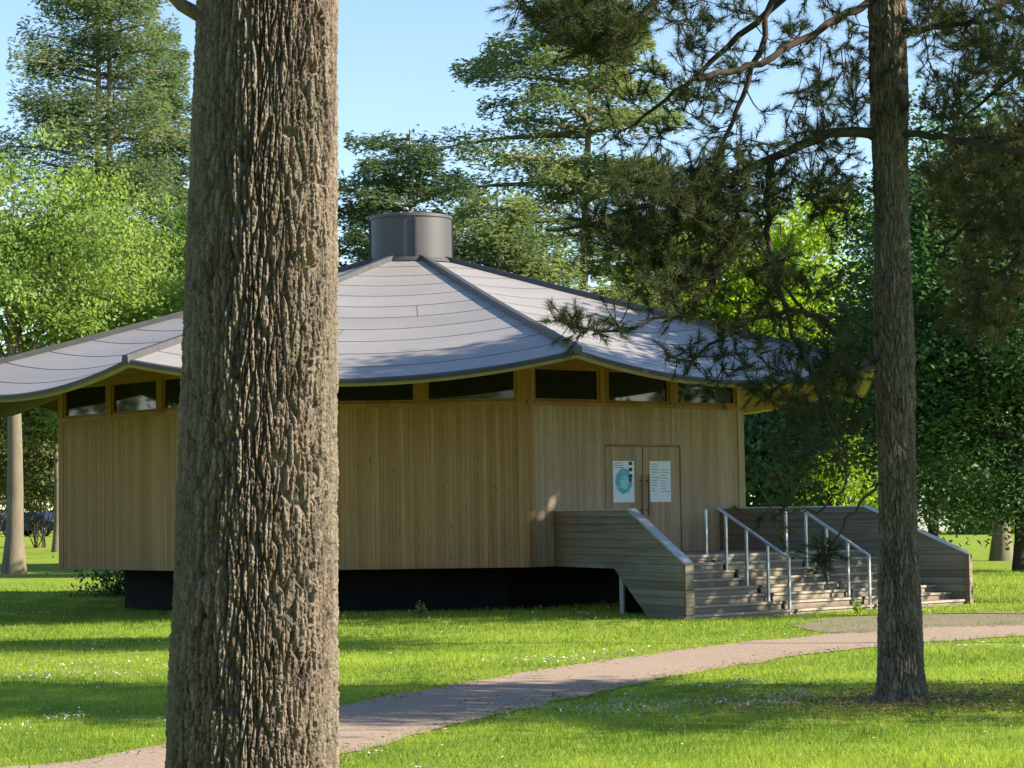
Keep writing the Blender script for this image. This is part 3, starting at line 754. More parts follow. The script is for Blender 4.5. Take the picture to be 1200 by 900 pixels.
def conifer(name, label, x, y, H, z_lo, prof, tr, mat, nwh, nbr, seed, group=None, droop=.15, spray=.34, dens=26, lean=(0, 0), upz=.1, bark='bark_grey', flat=.35, trunks=1, side=0.):
    "whorls of boughs carrying flattened sprays; prof(f)-> bough length with f 0 at z_lo and 1 at the top"
    r = np.random.default_rng(seed); z0 = float(gz(x, y))
    o = thing(name, label, 'tree', (x, y, z0), 0, group)
    tb = MB(); zz = np.linspace(z0 - .1, z0 + H, 12); f = (zz - z0) / H
    def axis(z):
        g = (z - z0) / H; return np.array([x + lean[0] * g ** 1.4, y + lean[1] * g, z])
    for k in range(trunks):
        P = np.array([axis(z) for z in zz]); P[:, 0] += k * (.35 + .25 * f)
        tb.tube(P, tr * (1 - .88 * f) + tr * .3 * np.exp(-(zz - z0) / .5), 12)
    b = MB(); C = []; A = []; N = []; T = []; LL = []
    for w in range(nwh):
        fw = (w + r.uniform(-.3, .3)) / nwh; fw = min(max(fw, 0), .985)
        z = z0 + z_lo + (H - z_lo) * fw; a0 = r.uniform(0, 6.28)
        for k in range(nbr):
            an = a0 + 6.283 * k / nbr + r.uniform(-.4, .4)
            L = prof(fw) * r.uniform(.5, 1.15) * (1 - side * math.cos(an))
            if L < .15: continue
            if r.uniform() < .12: continue
            hd = np.array([math.cos(an), math.sin(an), 0]); sd = np.array([-hd[1], hd[0], 0])
            kk = 8; s = np.linspace(0, 1, kk)
            rise = upz * r.uniform(.4, 1.5) * L; dr = droop * r.uniform(.6, 1.4) * L
            zb = z + r.uniform(-.55, .55)
            P = axis(zb)[None] + hd[None] * (s * L)[:, None] + sd[None] * (r.normal(0, .06) * L * s ** 2)[:, None]
            P[:, 2] += rise * s - dr * s ** 2 * 1.3
            tb.tube(P, np.linspace(.022 * L + .015, .008, kk), 5)
            m = int(dens * L)
            ss = r.uniform(.12, 1.0, m) ** .75
            bp = np.stack([np.interp(ss, s, P[:, i]) for i in range(3)], 1)
            wid = .30 * L * np.sin(np.pi * np.clip(ss * .85 + .12, 0, 1)) + .15
            lat = r.uniform(-1, 1, m) * wid
            th = (.10 + .07 * L) * flat * 2.4
            c = bp + sd[None] * lat[:, None] + np.array([0, 0, 1]) * (r.normal(0, 1, m) * th - .16 * np.abs(lat) + .02 * L)[:, None]
            ax = hd[None] * r.uniform(.3, 1., (m, 1)) + sd[None] * np.sign(lat)[:, None] * r.uniform(.1, .9, (m, 1)) + r.normal(0, .35, (m, 3))
            ax[:, 2] += r.uniform(-.55, .35, m)
            nn = np.array([0, 0, .45]) + r.normal(0, .7, (m, 3))
            C.append(c); A.append(ax / np.linalg.norm(ax, axis=1)[:, None]); N.append(nn); T.append(np.clip(r.uniform(0, .6) + r.uniform(0, .45, m), 0, 1)); LL.append(r.uniform(.7, 1.3, m))
    tb.build('trunk', MAT[bark], o, smooth=True)
    C = np.concatenate(C); A = np.concatenate(A); N = np.concatenate(N); T = np.concatenate(T); LL = np.concatenate(LL)
    # every spray is three narrow needled twiglets
    for sgn in (-1, -.45, 0, .5, 1):
        A2 = A + np.cross(A, np.array([0, 0, 1.0])) * sgn * .8 + rng.normal(0, .08, A.shape); A2 /= np.linalg.norm(A2, axis=1)[:, None]
        add_leaves(b, C + A2 * (spray * .22), A2, N, spray * LL * rng.uniform(.7, 1.1, len(LL)), spray * .155 * LL, np.clip(T + .08 * sgn, 0, 1))
    b.build('crown', MAT[mat], o)
    return o

def bark_mesh(b, axis, rad, z0, z1, nz, na, cw, ch, depth, seed, flute=.02):
    "dense furrowed trunk: elongated interlocking plates"
    r = np.random.default_rng(seed)
    z = z0 + (z1 - z0) * np.arange(nz) / (nz - 1) if np.isscalar(nz) else nz
    nz = len(z); th = np.arange(na) * 2 * math.pi / na
    TH, Z = np.meshgrid(th, z); RAD = np.array([rad(q) for q in z])
    def wav(ks, mz, amp):
        out = np.zeros_like(TH)
        for _ in range(7):
            k = r.integers(ks[0], ks[1] + 1); m = r.uniform(-mz, mz); out += np.sin(k * TH + m * Z + r.uniform(0, 6.28)) * amp / 2.2
        return out
    r0 = float(np.median(RAD))
    def vor(cw, ch, w1, w2, asp):
        nc = max(8, int(round(2 * math.pi * r0 / cw)))
        gu = TH / (2 * math.pi) * nc + wav((2, 7), 4.5, w1) + wav((9, 24), 13, w2)
        gv = Z / ch + wav((2, 9), 5, .25)
        cj = r.uniform(0, 1, (nc, 2048)); rj = r.uniform(0, 1, (nc, 2048)); colph = r.uniform(0, 1, nc); hj = r.uniform(0, 1, (nc, 2048))
        iu = np.floor(gu).astype(int); F1 = np.full(TH.shape, 9.); F2 = np.full(TH.shape, 9.); HC = np.zeros(TH.shape)
        for du in (-1, 0, 1):
            cu = (iu + du) % nc; gvc = gv + colph[cu]; iv = np.floor(gvc).astype(int)
            for dv in (-1, 0, 1):
                cv = (iv + dv) % 2048
                px = iu + du + .12 + .76 * cj[cu, cv]; py = iv + dv + .1 + .8 * rj[cu, cv]
                d = np.sqrt((gu - px) ** 2 + (asp * (gvc - py)) ** 2)
                n1_ = d < F1
                F2 = np.where(n1_, F1, np.minimum(F2, d)); HC = np.where(n1_, hj[cu, cv], HC); F1 = np.where(n1_, d, F1)
        return F2 - F1, HC
    def sms(x): x = np.clip(x, 0, 1); return x * x * (3 - 2 * x)
    e1, H1 = vor(cw, ch, .22, .15, .36)
    e2, H2 = vor(cw * .42, ch * .30, .5, .3, .5)
    e3, H3 = vor(cw * .30, cw * .55, .4, .2, .8)
    big_ = sms(e1 / .15) ; sm_ = sms(e2 / .16)
    wn = r.normal(0, 1, TH.shape); wn = (wn + np.roll(wn, 1, 0) + np.roll(wn, 1, 1) + np.roll(wn, -1, 0)) / 2
    h = depth * (big_ * (.75 + .32 * H1) - .75) + depth * .22 * (sm_ - .7) * (.35 + .65 * big_) + depth * .15 * (H2 - .5) * big_ + depth * .13 * (sms(e3 / .2) + H3 - 1.2) * big_ + wn * depth * .03
    h += wav((2, 5), .9, flute) * r0 * .8
    RR_ = RAD[:, None] + h
    ax = np.array([axis(q) for q in z])
    v = np.stack([ax[:, 0][:, None] + RR_ * np.cos(TH), ax[:, 1][:, None] + RR_ * np.sin(TH), Z], -1).reshape(-1, 3)
    i = np.arange(nz - 1)[:, None] * na; j = np.arange(na)[None]; j2 = (j + 1) % na
    q = np.stack([i + j, i + j2, i + na + j2, i + na + j], -1).reshape(-1, 4)
    tn = np.clip(.45 * H1 + .35 * H2 + .2 * H3 + .06 * wn, 0, 1)[:-1].ravel()
    b.add(v, q, tint=tn)

# ------------------------------------------------------------------ the big foreground trunk
TX, TY = -1.11, 10.0
big = thing('tree', 'massive trunk with deeply furrowed bark filling the left foreground', 'tree', (TX, TY, 0))
def big_axis(z): return np.array([TX + .034 * (z - 2.58), TY, z])
def big_rad(z): return .330 - .0160 * (z - 2.58) + .08 * math.exp(-max(z, 0) / .35) if z < 8 else max(.06, .248 - .018 * (z - 8))
bb = MB(); zs = np.concatenate([np.linspace(-.1, .75, 40), np.linspace(.755, 4.9, 860), np.linspace(5.0, 17.0, 90)])
bark_mesh(bb, big_axis, big_rad, 0, 0, zs, 720, .031, .15, .036, 11, .026)
bb.build('trunk', MAT['bark_big'], big, smooth=True)
rr_ = np.random.default_rng(3)
lb = MB(); a = big_axis(4.24) + np.array([-.25, .0, 0])
lb.tube([a, a + [-.07, -.02, -.012], a + [-.13, -.05, .02], a + [-.26, -.1, .16], a + [-.5, -.3, .6]], [.045, .034, .030, .024, .014], 10)
lb.build('branch', MAT['bark_big'], big, smooth=True)
cb = MB(); tb = MB(); C = []; 
for k in range(26):
    z = rr_.uniform(8.5, 16.5); an = rr_.uniform(0, 6.28); L = rr_.uniform(1.5, 4.2) * (1 - (z - 8) / 16)
    p0 = big_axis(z); p1 = p0 + np.array([math.cos(an) * L, math.sin(an) * L, rr_.uniform(-.2, 1.1)])
    P = limb_path(p0, p1, rr_, .05); tb.tube(P, np.linspace(.06, .015, 6), 6)
    for s in rr_.uniform(.3, 1, 11): C.append(p0 + (p1 - p0) * s + rr_.normal(0, .4, 3))
C = np.array(C); n = len(C) * 30; c = np.repeat(C, 30, 0) + rr_.normal(0, .36, (n, 3))
add_leaves(cb, c, unit(n), unit(n), .17, .11, rr_.uniform(0, 1, n))
tb.build('limbs', MAT['bark_big'], big, smooth=True); cb.build('crown', MAT['leaf_light'], big)

# ------------------------------------------------------------------ pine trees with real twigs and needle tufts
class Pine:
    def __init__(s, name, label, x, y, seed):
        s.r = np.random.default_rng(seed); s.o = thing(name, label, 'tree', (x, y, float(gz(x, y))))
        s.nodes = []; s.nl = []; s.limbs = []; s.need = []; s.x, s.y = x, y
    def limb(s, pts, r0, r1, k=22, n=8):
        pts = np.array(pts, float); t = np.linspace(0, 1, len(pts)); tt = np.linspace(0, 1, k)
        P = np.stack([np.interp(tt, t, pts[:, i]) for i in range(3)], 1)
        for _ in range(2): P[1:-1] = (P[:-2] + 2 * P[1:-1] + P[2:]) / 4
        P[1:-1] += s.r.normal(0, .018, (k - 2, 3))
        b = MB(); b.tube(P, np.linspace(r0, r1, k), n); i = len(s.limbs); s.limbs.append(b); s.need.append(MB())
        for p in P[2:]: s.nodes.append(p); s.nl.append(i)
        return P
    def tuft(s, i, p, d, n=54, L=.105, w=.0052, tint=None, back=.12):
        r = s.r; dd = d[None] * r.uniform(.35, 1.2, (n, 1)) + unit(n, r) * .75; dd /= np.linalg.norm(dd, axis=1)[:, None]
        b0 = p[None] - d[None] * r.uniform(0, back, (n, 1)); l = L * r.uniform(.7, 1.15, n)[:, None]
        sd = np.cross(dd, unit(n, r)); sd /= np.linalg.norm(sd, axis=1)[:, None] + 1e-9
        v = np.stack([b0 - sd * w * .5, b0 + sd * w * .5, b0 + dd * l + np.array([0, 0, -.012])], 1).reshape(-1, 3)
        t0 = r.uniform(0, .7) if tint is None else tint
        s.need[i].add(v, t=np.arange(3 * n).reshape(n, 3), tint=np.clip(t0 + r.uniform(-.1, .3, n), 0, 1))
    def fill(s, targets, nt=2, sub=3, bare=0., L=.105, n=54, w=.0052):
        r = s.r; targets = np.array(targets); N0 = np.array(s.nodes)
        dm = np.array([np.min(((N0 - p) ** 2).sum(1)) for p in targets])
        for ti in np.argsort(dm):
            p = targets[ti]; N = np.asarray(s.nodes); dd = ((N - p) ** 2).sum(1); k = int(np.argmin(dd)); a = N[k]; i = s.nl[k]
            Ld = math.sqrt(dd[k])
            if Ld < .04: continue
            kk = 6; wv = np.linspace(0, 1, kk)[:, None]
            bend = r.normal(0, .14 * Ld, 3) + np.array([0, 0, -.16 * Ld])
            P = a * (1 - wv) + p * wv + bend * (4 * wv * (1 - wv)) * .6
            P[-1] += np.array([0, 0, .05 * min(Ld, .6)])
            s.limbs[i].tube(P, np.linspace(.006 + .007 * min(Ld, 1.6), .0045, kk), 4)
            for q in P[2:]: s.nodes.append(q); s.nl.append(i)
            d = P[-1] - P[-2]; d /= np.linalg.norm(d) + 1e-9
            if r.uniform() > bare: s.tuft(i, P[-1], d, n, L, w)
            for _ in range(sub):
                q = P[r.integers(2, kk)]; e = d * .5 + unit(1, r)[0] * .8 + np.array([0, 0, .15]); e /= np.linalg.norm(e); l = r.uniform(.10, .32)
                p2 = q + e * l
                s.limbs[i].tube(np.array([q, q + e * l * .5 + [0, 0, -.02], p2]), [.005, .0045, .004], 4)
                if r.uniform() > bare * .9: s.tuft(i, p2, e, n, L, w)
    def finish(s, needmat='needles'):
        for b, nd in zip(s.limbs, s.need):
            o = b.build('branch', MAT['twig'], s.o, smooth=True)
            if nd.v: nd.build('needles', MAT[needmat], o)

def spots(r, specs, Y0):
    out = []
    for (px, py, rx, ry, n, dy0, dy1) in specs:
        for _ in range(n):
            a = r.uniform(0, 6.28); q = math.sqrt(r.uniform())
            out.append(at(px + rx * q * math.cos(a), py + ry * q * math.sin(a), Y0 + r.uniform(dy0, dy1)))
    return out

PY = 23.3; PX = at(1056, 800, PY)[0]
pine = Pine('pine_tree', 'dark pine with a bare lower trunk and needle sprays hanging before the roof', PX, PY, 21)
def pine_axis(z): return np.array([PX + .004 * z, PY, z])
def pine_rad(z): return max(.03, .208 - .004 * z if z < 7 else .19 - .018 * (z - 7)) + .11 * math.exp(-max(z, 0) / .17) + .012 * math.sin(z * 2.2) 
pbm = MB(); zs = np.concatenate([np.linspace(-.15, 7.4, 640), np.linspace(7.45, 15.5, 90)])
bark_mesh(pbm, pine_axis, pine_rad, 0, 0, zs, 300, .046, .15, .034, 5, .03)
pbm.build('trunk', MAT['bark_pine'], pine.o, smooth=True)
def LP(pxs, dys):  # limb through photograph pixels at depth offsets from the trunk
    return [at(p[0], p[1], PY + d) for p, d in zip(pxs, dys)]
pine.limb(LP([(1035, 158), (1005, 152), (960, 163), (905, 185), (840, 212), (760, 238), (690, 262), (640, 270)], [0, -.1, -.3, -.5, -.7, -.9, -1.2, -1.4]), .062, .014)
pine.limb(LP([(1040, -10), (1000, 13), (947, 43), (883, 78), (818, 93)], [0, -.2, -.6, -1.0, -1.3]), .046, .030)
pine.limb(LP([(1040, -130), (960, -60), (917, 0), (860, 47), (800, 100), (765, 130), (715, 165)], [0, .3, .5, .6, .7, .8, .8]), .055, .010)
pine.limb(LP([(1040, -150), (930, -60), (905, 0), (888, 70), (865, 130), (845, 180), (838, 215)], [0, -.2, -.4, -.5, -.5, -.6, -.6]), .045, .014)
pine.limb(LP([(1045, 158), (1067, 157), (1120, 163), (1160, 171), (1215, 184), (1280, 190)], [0, -.15, -.5, -.8, -1.1, -1.3]), .045, .024)
pine.limb(LP([(1040, 40), (1075, 35), (1130, 28), (1200, 20)], [0, -.2, -.6, -1.]), .045, .02)
pine.limb(LP([(1040, -120), (900, -90), (800, -50), (765, 0), (735, 45), (690, 62), (655, 70)], [0, -.6, -1., -1.4, -1.6, -1.7, -1.8]), .06, .012)
pine.limb(LP([(765, -30), (700, -8), (650, 5), (612, 0)], [-1.3, -1.5, -1.7, -1.8]), .03, .01)
pine.limb(LP([(1035, 430), (1005, 408), (970, 380), (940, 362), (905, 365), (860, 385), (815, 415), (800, 440)], [0, -.2, -.4, -.6, -.8, -.9, -1.0, -1.0]), .04, .009)
pine.limb(LP([(1035, 392), (990, 372), (950, 372), (912, 330), (880, 300)], [0, -.4, -.7, -.9, -1.0]), .03, .012)
pine.limb(LP([(905, 185), (897, 260), (910, 330), (935, 400), (965, 470), (985, 520)], [-.5, -.6, -.8, -.9, -1., -1.]), .04, .012)
pine.limb(LP([(840, 212), (850, 290), (830, 340), (790, 370), (740, 385), (690, 388), (650, 372)], [-.7, -.9, -1.1, -1.2, -1.3, -1.4, -1.4]), .028, .008)
pine.limb(LP([(1035, 560), (1007, 591), (982, 625), (960, 648)], [0, -.4, -.6, -.7]), .018, .007)
pine.limb(LP([(985, 520), (996, 560), (968, 597), (935, 600), (914, 600), (890, 604)], [-1., -1.05, -1.1, -1.15, -1.2, -1.2]), .014, .006)
pine.limb(LP([(1040, -60), (1000, -40), (960, -20), (930, -30)], [0, .6, 1.1, 1.5]), .04, .012)
r_ = np.random.default_rng(33)
T = spots(r_, [
    (690, 18, 62, 34, 80, -2.2, -1.1), (712, 55, 38, 20, 22, -2., -1.3), (625, 5, 22, 18, 10, -2., -1.5),
    (800, 20, 50, 35, 16, -.6, 1.2), (840, 60, 60, 60, 26, -.9, 1.0), (755, 130, 45, 55, 20, .2, 1.1), (850, 130, 60, 50, 18, -1.0, .5),
    (960, 60, 55, 60, 30, -1., .8), (960, 130, 50, 40, 20, -1., .6),
    (745, 245, 60, 45, 60, -1.7, -.5), (800, 265, 70, 70, 115, -1.5, 0.), (850, 235, 60, 55, 85, -1.3, .2), (880, 310, 55, 55, 38, -1.4, 0.), (700, 275, 35, 28, 18, -1.7, -1.),
    (765, 320, 50, 45, 32, -1.7, -.6), (940, 210, 50, 50, 36, -1.1, .2), (985, 230, 30, 60, 16, -.7, .2),
    (690, 382, 45, 14, 14, -1.6, -1.2), (820, 400, 50, 40, 17, -1.3, -.6), (880, 430, 55, 40, 17, -1.3, -.5), (945, 370, 50, 60, 24, -1.2, -.3), (960, 460, 45, 60, 24, -1.3, -.4),
    (930, 545, 50, 40, 15, -1.4, -.6), (990, 500, 25, 60, 16, -.8, -.1), (985, 428, 34, 20, 18, -1.0, -.3), (905, 455, 40, 22, 12, -1.1, -.5), (900, 605, 18, 8, 5, -1.3, -1.1), (965, 650, 14, 12, 8, -.8, -.6),
    (1100, 20, 45, 40, 26, -1.1, .2), (1110, 100, 35, 40, 20, -1., .2), (1180, 60, 40, 50, 26, -1.5, -.3), (1030, 90, 35, 80, 22, -.5, .3), (1110, 140, 22, 14, 6, -.7, -.3),
    (1000, -60, 220, 60, 110, -2.2, 2.2), (800, -90, 180, 60, 80, -2.2, 1.8)], PY)
pine.fill(T, sub=4, bare=.06)
pine.finish()

# second pine, its trunk beyond the right edge
QY = 24.9; QX = at(1330, 700, QY)[0]
pine2 = Pine('pine_tree', 'brownish pine boughs drooping in from the right edge beside the bare pine trunk', QX, QY, 22)
qb = MB(); zs = np.concatenate([np.linspace(-.15, 15.5, 260)])
bark_mesh(qb, lambda z: np.array([QX, QY, z]), lambda z: max(.03, .24 - .013 * z) + .08 * math.exp(-max(z, 0) / .25), 0, 0, zs, 120, .06, .2, .02, 6, .03)
qb.build('trunk', MAT['bark_pine'], pine2.o, smooth=True)
def LQ(pxs, dys): return [at(p[0], p[1], QY + d) for p, d in zip(pxs, dys)]
pine2.limb(LQ([(1330, 130), (1270, 170), (1200, 205), (1140, 250), (1105, 300)], [0, -.3, -.6, -.8, -.9]), .06, .012)
pine2.limb(LQ([(1330, 200), (1260, 240), (1200, 290), (1160, 350), (1140, 400)], [0, -.5, -.8, -1., -1.1]), .05, .010)
pine2.limb(LQ([(1330, 40), (1250, 60), (1180, 90), (1120, 150)], [0, .3, .5, .6]), .06, .012)
pine2.limb(LQ([(1330, -40), (1230, -20), (1160, 10), (1110, 40)], [0, -.3, -.5, -.6]), .05, .012)
T = spots(r_, [(1150, 240, 70, 50, 56, -1.4, .2), (1165, 300, 55, 55, 42, -1.5, -.2), (1150, 370, 30, 35, 22, -1.3, -.7), (1180, 150, 45, 60, 40, -.6, .9), (1150, 40, 60, 50, 40, -1., .8),
               (1230, 120, 60, 150, 60, -1.2, 1.), (1270, -40, 130, 50, 40, -1.5, 1.2), (1120, 190, 40, 25, 22, -1, 0)], QY)
pine2.fill(T, sub=5, bare=.03)
pine2.finish('needles_brown')

# ------------------------------------------------------------------ background trees
def XA(px, Y): return float(at(px, 600, Y)[0])
deciduous('broadleaf_tree', 'light green broadleaf tree with a pale grey trunk at the left edge', XA(16, 84), 84, 18.0, 5.0, 6.4, .36, 'leaf_light', 270, 110, .21, 41, lobes=17, clump=.6)
deciduous('broadleaf_tree', 'light green broadleaf tree between the left edge tree and the big trunk', XA(150, 92), 92, 17.2, 3.4, 5.6, .30, 'leaf_light', 250, 110, .21, 42, lobes=16, clump=.6)
deciduous('slim_tree', 'slim leaning tree with a thin sunlit stem beside the pavilion left wall', XA(66, 112), 112, 11, 4.6, 3.6, .20, 'leaf_shrub', 90, 80, .30, 43, lobes=9, clump=.8)
conifer('conifer_tree', 'tall twin stemmed conifer against the sky above the light green trees', XA(118, 104), 104, 33, 16.2, lambda f: 4.3 * (1 - .55 * f) * (.62 + .62 * math.sin(3.1 * min(1, f + .2))), .30, 'fir', 18, 9, 44, trunks=2, droop=.10, upz=.22, dens=100, spray=.26, flat=.42)
conifer('conifer_tree', 'paler lower conifer between the twin stemmed conifer and the big trunk', XA(196, 108), 108, 25.5, 9, lambda f: 3.6 * (1 - .7 * f), .28, 'fir', 20, 8, 45, droop=.18, upz=.10, dens=100, spray=.26, flat=.42)
conifer('conifer_tree', 'large layered conifer with long sweeping boughs behind the roof drum', XA(678, 90), 90, 25.0, 6.5, lambda f: 5.2 * (1 - .8 * max(0, (f - .66) / .34)) * (1 - .3 * math.exp(-f * 9)), .30, 'cedar', 14, 8, 46, lean=(1.1, 0), droop=.10, upz=.12, dens=105, spray=.27, side=.25, flat=.2)
conifer('conifer_tree', 'dark blue green conifer rising directly behind the roof drum', XA(486, 86), 86, 16.6, 5.0, lambda f: 3.9 * (1 - .7 * max(0, (f - .75) / .25)), .26, 'dark_conifer', 12, 8, 47, droop=.10, upz=.2, dens=95, spray=.27, flat=.24, side=.22)
conifer('conifer_tree', 'dark conifer emerging right beside the big foreground trunk', XA(432, 94), 94, 13.8, 5.0, lambda f: 3.0 * (1 - .6 * f), .24, 'dark_conifer', 13, 8, 48, droop=.10, upz=.22, dens=80, spray=.27, flat=.3)
conifer('conifer_tree', 'mid green conifer low behind the right slope of the roof', XA(588, 78), 78, 13.0, 4.0, lambda f: 4.0 * (1 - .7 * max(0, (f - .5) / .5)), .22, 'cedar', 15, 9, 49, droop=.16, upz=.12, dens=80, spray=.26, flat=.4)
deciduous('broadleaf_tree', 'bright lime green broadleaf tree behind the right end of the roof', XA(915, 100), 100, 18.6, 1.0, 6.0, .30, 'leaf_lime', 380, 110, .25, 50, lobes=16, clump=.55)
deciduous('broadleaf_tree', 'lime green broadleaf tree half hidden behind the hanging pine needles', XA(790, 104), 104, 16.0, 2.0, 5.4, .26, 'leaf_lime', 300, 110, .25, 51, lobes=13, clump=.6)
deciduous('broadleaf_tree', 'dark green broadleaf tree low behind the pavilion right corner', XA(905, 70), 70, 6.4, .4, 2.6, .16, 'leaf_dark', 110, 80, .24, 52, lobes=9, clump=.6)
deciduous('chestnut_tree', 'dense dark green tree with low hanging leaves at the right edge', XA(1194, 68), 68, 15.5, -.6, 5.6, .20, 'leaf_dark', 420, 170, .20, 53, lobes=18, clump=.75, bark='twig', tilt=.9, shift=(-1.0, 0), zmin=1.3)
deciduous('chestnut_tree', 'dark green low branching tree directly right of the pine trunk', XA(1092, 76), 76, 13.5, -.8, 3.9, .2, 'leaf_dark', 300, 170, .19, 56, lobes=15, clump=.7, bark='twig', tilt=.9, zmin=1.1)
deciduous('chestnut_tree', 'dark green tree with a stout grey trunk behind the right edge tree', XA(1172, 82), 82, 14.5, 3.2, 5.5, .34, 'leaf_dark', 260, 120, .22, 54, lobes=14, clump=.8, tilt=.9)
# shrubs
def shrub(label, px, Y, h, w, mat, seed, n=60, leaf=.22, lift=0.):
    r = np.random.default_rng(seed); x = XA(px, Y); z0 = float(gz(x, Y))
    o = thing('shrub', label, 'shrub', (x, Y, z0))
    b = MB(); tb = MB(); c = []
    for _ in range(n):
        a = r.uniform(0, 6.28); q = math.sqrt(r.uniform()); zz = r.uniform(.1, 1)
        p = np.array([x + w * q * math.cos(a) * math.sqrt(1.05 - zz * .8), Y + w * q * math.sin(a) * math.sqrt(1.05 - zz * .8), z0 + lift + (h - lift) * zz]); c.append(p)
        if lift and _ % 7: continue
        tb.tube(limb_path(np.array([x + r.normal(0, .15), Y + r.normal(0, .15), z0]), p, r, .08, 4), np.linspace(.03, .008, 4), 4)
    m = 60; cc = np.repeat(np.array(c), m, 0) + r.normal(0, 1, (n * m, 3)) * np.array([.45, .45, .3]); cc[:, 2] = np.maximum(cc[:, 2], z0 + .03)
    nn = unit(n * m, r) + np.array([0, 0, .6]); ax = unit(n * m, r); ax[:, 2] -= .6
    add_leaves(b, cc, ax / np.linalg.norm(ax, axis=1)[:, None], nn / np.linalg.norm(nn, axis=1)[:, None], leaf * r.uniform(.7, 1.3, n * m), leaf * .55, np.clip(np.repeat(r.uniform(0, .7, n), m) + r.uniform(0, .3, n * m), 0, 1))
    tb.build('stems', MAT['twig'], o); b.build('foliage', MAT[mat], o)
shrub('dark shrub with pale leaf tips under the left eave', 46, 118, 7.5, 3.2, 'leaf_shrub', 61, 110, .3, 2.2)
shrub('dark shrub at the left edge behind the pale grey trunk', -8, 122, 7.0, 3.0, 'leaf_shrub', 62, 90, .3, 2.3)
shrub('small dark bush on the lawn under the cantilevered left wall', 140, 58, .75, .55, 'leaf_dark', 63, 22, .11)
shrub('leafy green bush behind the staircase right wing wall', 972, 98, 6.4, 3.4, 'leaf_lime', 64, 170, .24)
shrub('yellow green bush on the far lawn between the two right trunks', 1178, 132, 2.2, 2.6, 'leaf_light', 65, 60, .3)
shrub('yellow green bush on the far lawn left of the right trunks', 1150, 136, 2.0, 2.4, 'leaf_light', 66, 60, .3)

# trees standing just outside the right edge, whose shade falls across the lawn and the steps
deciduous('broadleaf_tree', 'tall broadleaf tree off the right edge shading the lawn in front', 14.2, 21.2, 13.5, 3.2, 3.1, .18, 'leaf_dark', 170, 70, .22, 71, lobes=12, clump=.55)
deciduous('broadleaf_tree', 'tall narrow broadleaf tree off the right edge beyond the path', 17.0, 30.8, 16.0, 10.5, 2.2, .10, 'leaf_dark', 70, 60, .26, 72, lobes=8, clump=.55)
deciduous('broadleaf_tree', 'broadleaf tree off the right edge shading the doors', 14.6, 44.8, 14.2, 4.0, 4.2, .26, 'leaf_dark', 260, 80, .28, 73, lobes=15, clump=.7)
deciduous('broadleaf_tree', 'slender broadleaf tree off the right edge shading the steps', 14.2, 39.4, 14.8, 5.2, 2.7, .18, 'leaf_dark', 170, 60, .24, 74, lobes=10, clump=.55)
deciduous('broadleaf_tree', 'broadleaf tree off the left edge mirrored in the left windows', -25.0, 50.0, 13.0, 1.5, 4.5, .26, 'leaf_light', 160, 60, .32, 75, lobes=11, clump=.7)
# trees behind the photographer, seen mirrored in the window band
for i, (x, y, h) in enumerate(((-14, -16, 15), (-3, -24, 17), (8, -19, 14), (19, -26, 18))):
    deciduous('broadleaf_tree', ['broadleaf tree behind the viewpoint, far left of its row', 'broadleaf tree behind the viewpoint, left of centre', 'broadleaf tree behind the viewpoint, right of centre', 'broadleaf tree behind the viewpoint, far right of its row'][i], x, y, h, 2.5, 5.5, .3, 'leaf_light', 90, 50, .45, 80 + i, group='trees behind the viewpoint', lobes=10, clump=.9)

# far woodland
def woodland():
    r = np.random.default_rng(90); b = MB(); 
    m = 26000; n2 = 44000; n = m + n2
    an = np.concatenate([r.uniform(R(62), R(118), m), r.uniform(R(118), R(422), n2)]); rad = 150 + r.uniform(0, 14, n)
    x = rad * np.cos(an); y = 20 + rad * np.sin(an); q = an * 150
    top = 7.5 + 2.5 * np.sin(q * .21) + 1.6 * np.sin(q * .57 + 1) + 1.0 * np.sin(q * 1.3); top[m:] += 4
    z = r.uniform(0, 1, n) ** .8 * top + gz(x, y)
    x0_ = x; x = q
    nn = unit(n, r) + np.array([0, 0, .6]); ax = unit(n, r)
    cell = np.floor(x / 2.3) * 7.13 + np.floor(z / 1.6) * 3.7; tint = (np.sin(cell * 12.9898) * 43758.5) % 1
    sc_ = np.where(np.arange(n) < m, 1., 2.1)
    add_leaves(b, np.stack([x0_, y, z], 1), ax, nn / np.linalg.norm(nn, axis=1)[:, None], sc_ * r.uniform(.5, .95, n), sc_ * r.uniform(.4, .6, n), np.clip(tint * .6 + r.uniform(0, .4, n), 0, 1))
    o = b.build('woodland', MAT['leaf_shrub']); prop(o, 'dense far off belt of green woodland beyond the park lawn', 'woodland', kind='stuff')
woodland()

# ------------------------------------------------------------------ far building and cars
hx0, hx1 = XA(990, 150), XA(1196, 150); hy = 150.; hz0 = float(gz(hx0, hy))
hs = thing('house', 'low pale rendered house glimpsed in gaps between the right hand trees', 'house', ((hx0 + hx1) / 2, hy, hz0))
b = MB(); b.box(((hx0 + hx1) / 2, hy + 4, hz0 + 2.2), ((hx1 - hx0) / 2, 4, 2.3)); b.build('wall', MAT['white'], hs)
b = MB(); b.prism([(hx0 - .4, hy - .5, hz0 + 4.5), (hx0 - .4, hy + 4, hz0 + 6.9), (hx0 - .4, hy + 8.5, hz0 + 4.5)], (hx1 - hx0 + .8, 0, 0)); b.build('roof', MAT['rooftile'], hs)
for k in range(5):
    w = MB(); c = (hx0 + 1.3 + k * 2.4, hy - .03, hz0 + 2.0); w.box(c, (.5, .03, .7)); wo = w.build('window', MAT['white'], hs)
    g = MB(); g.box((c[0], hy - .065, c[2]), (.43, .004, .62)); g.build('pane', MAT['glass'], wo)

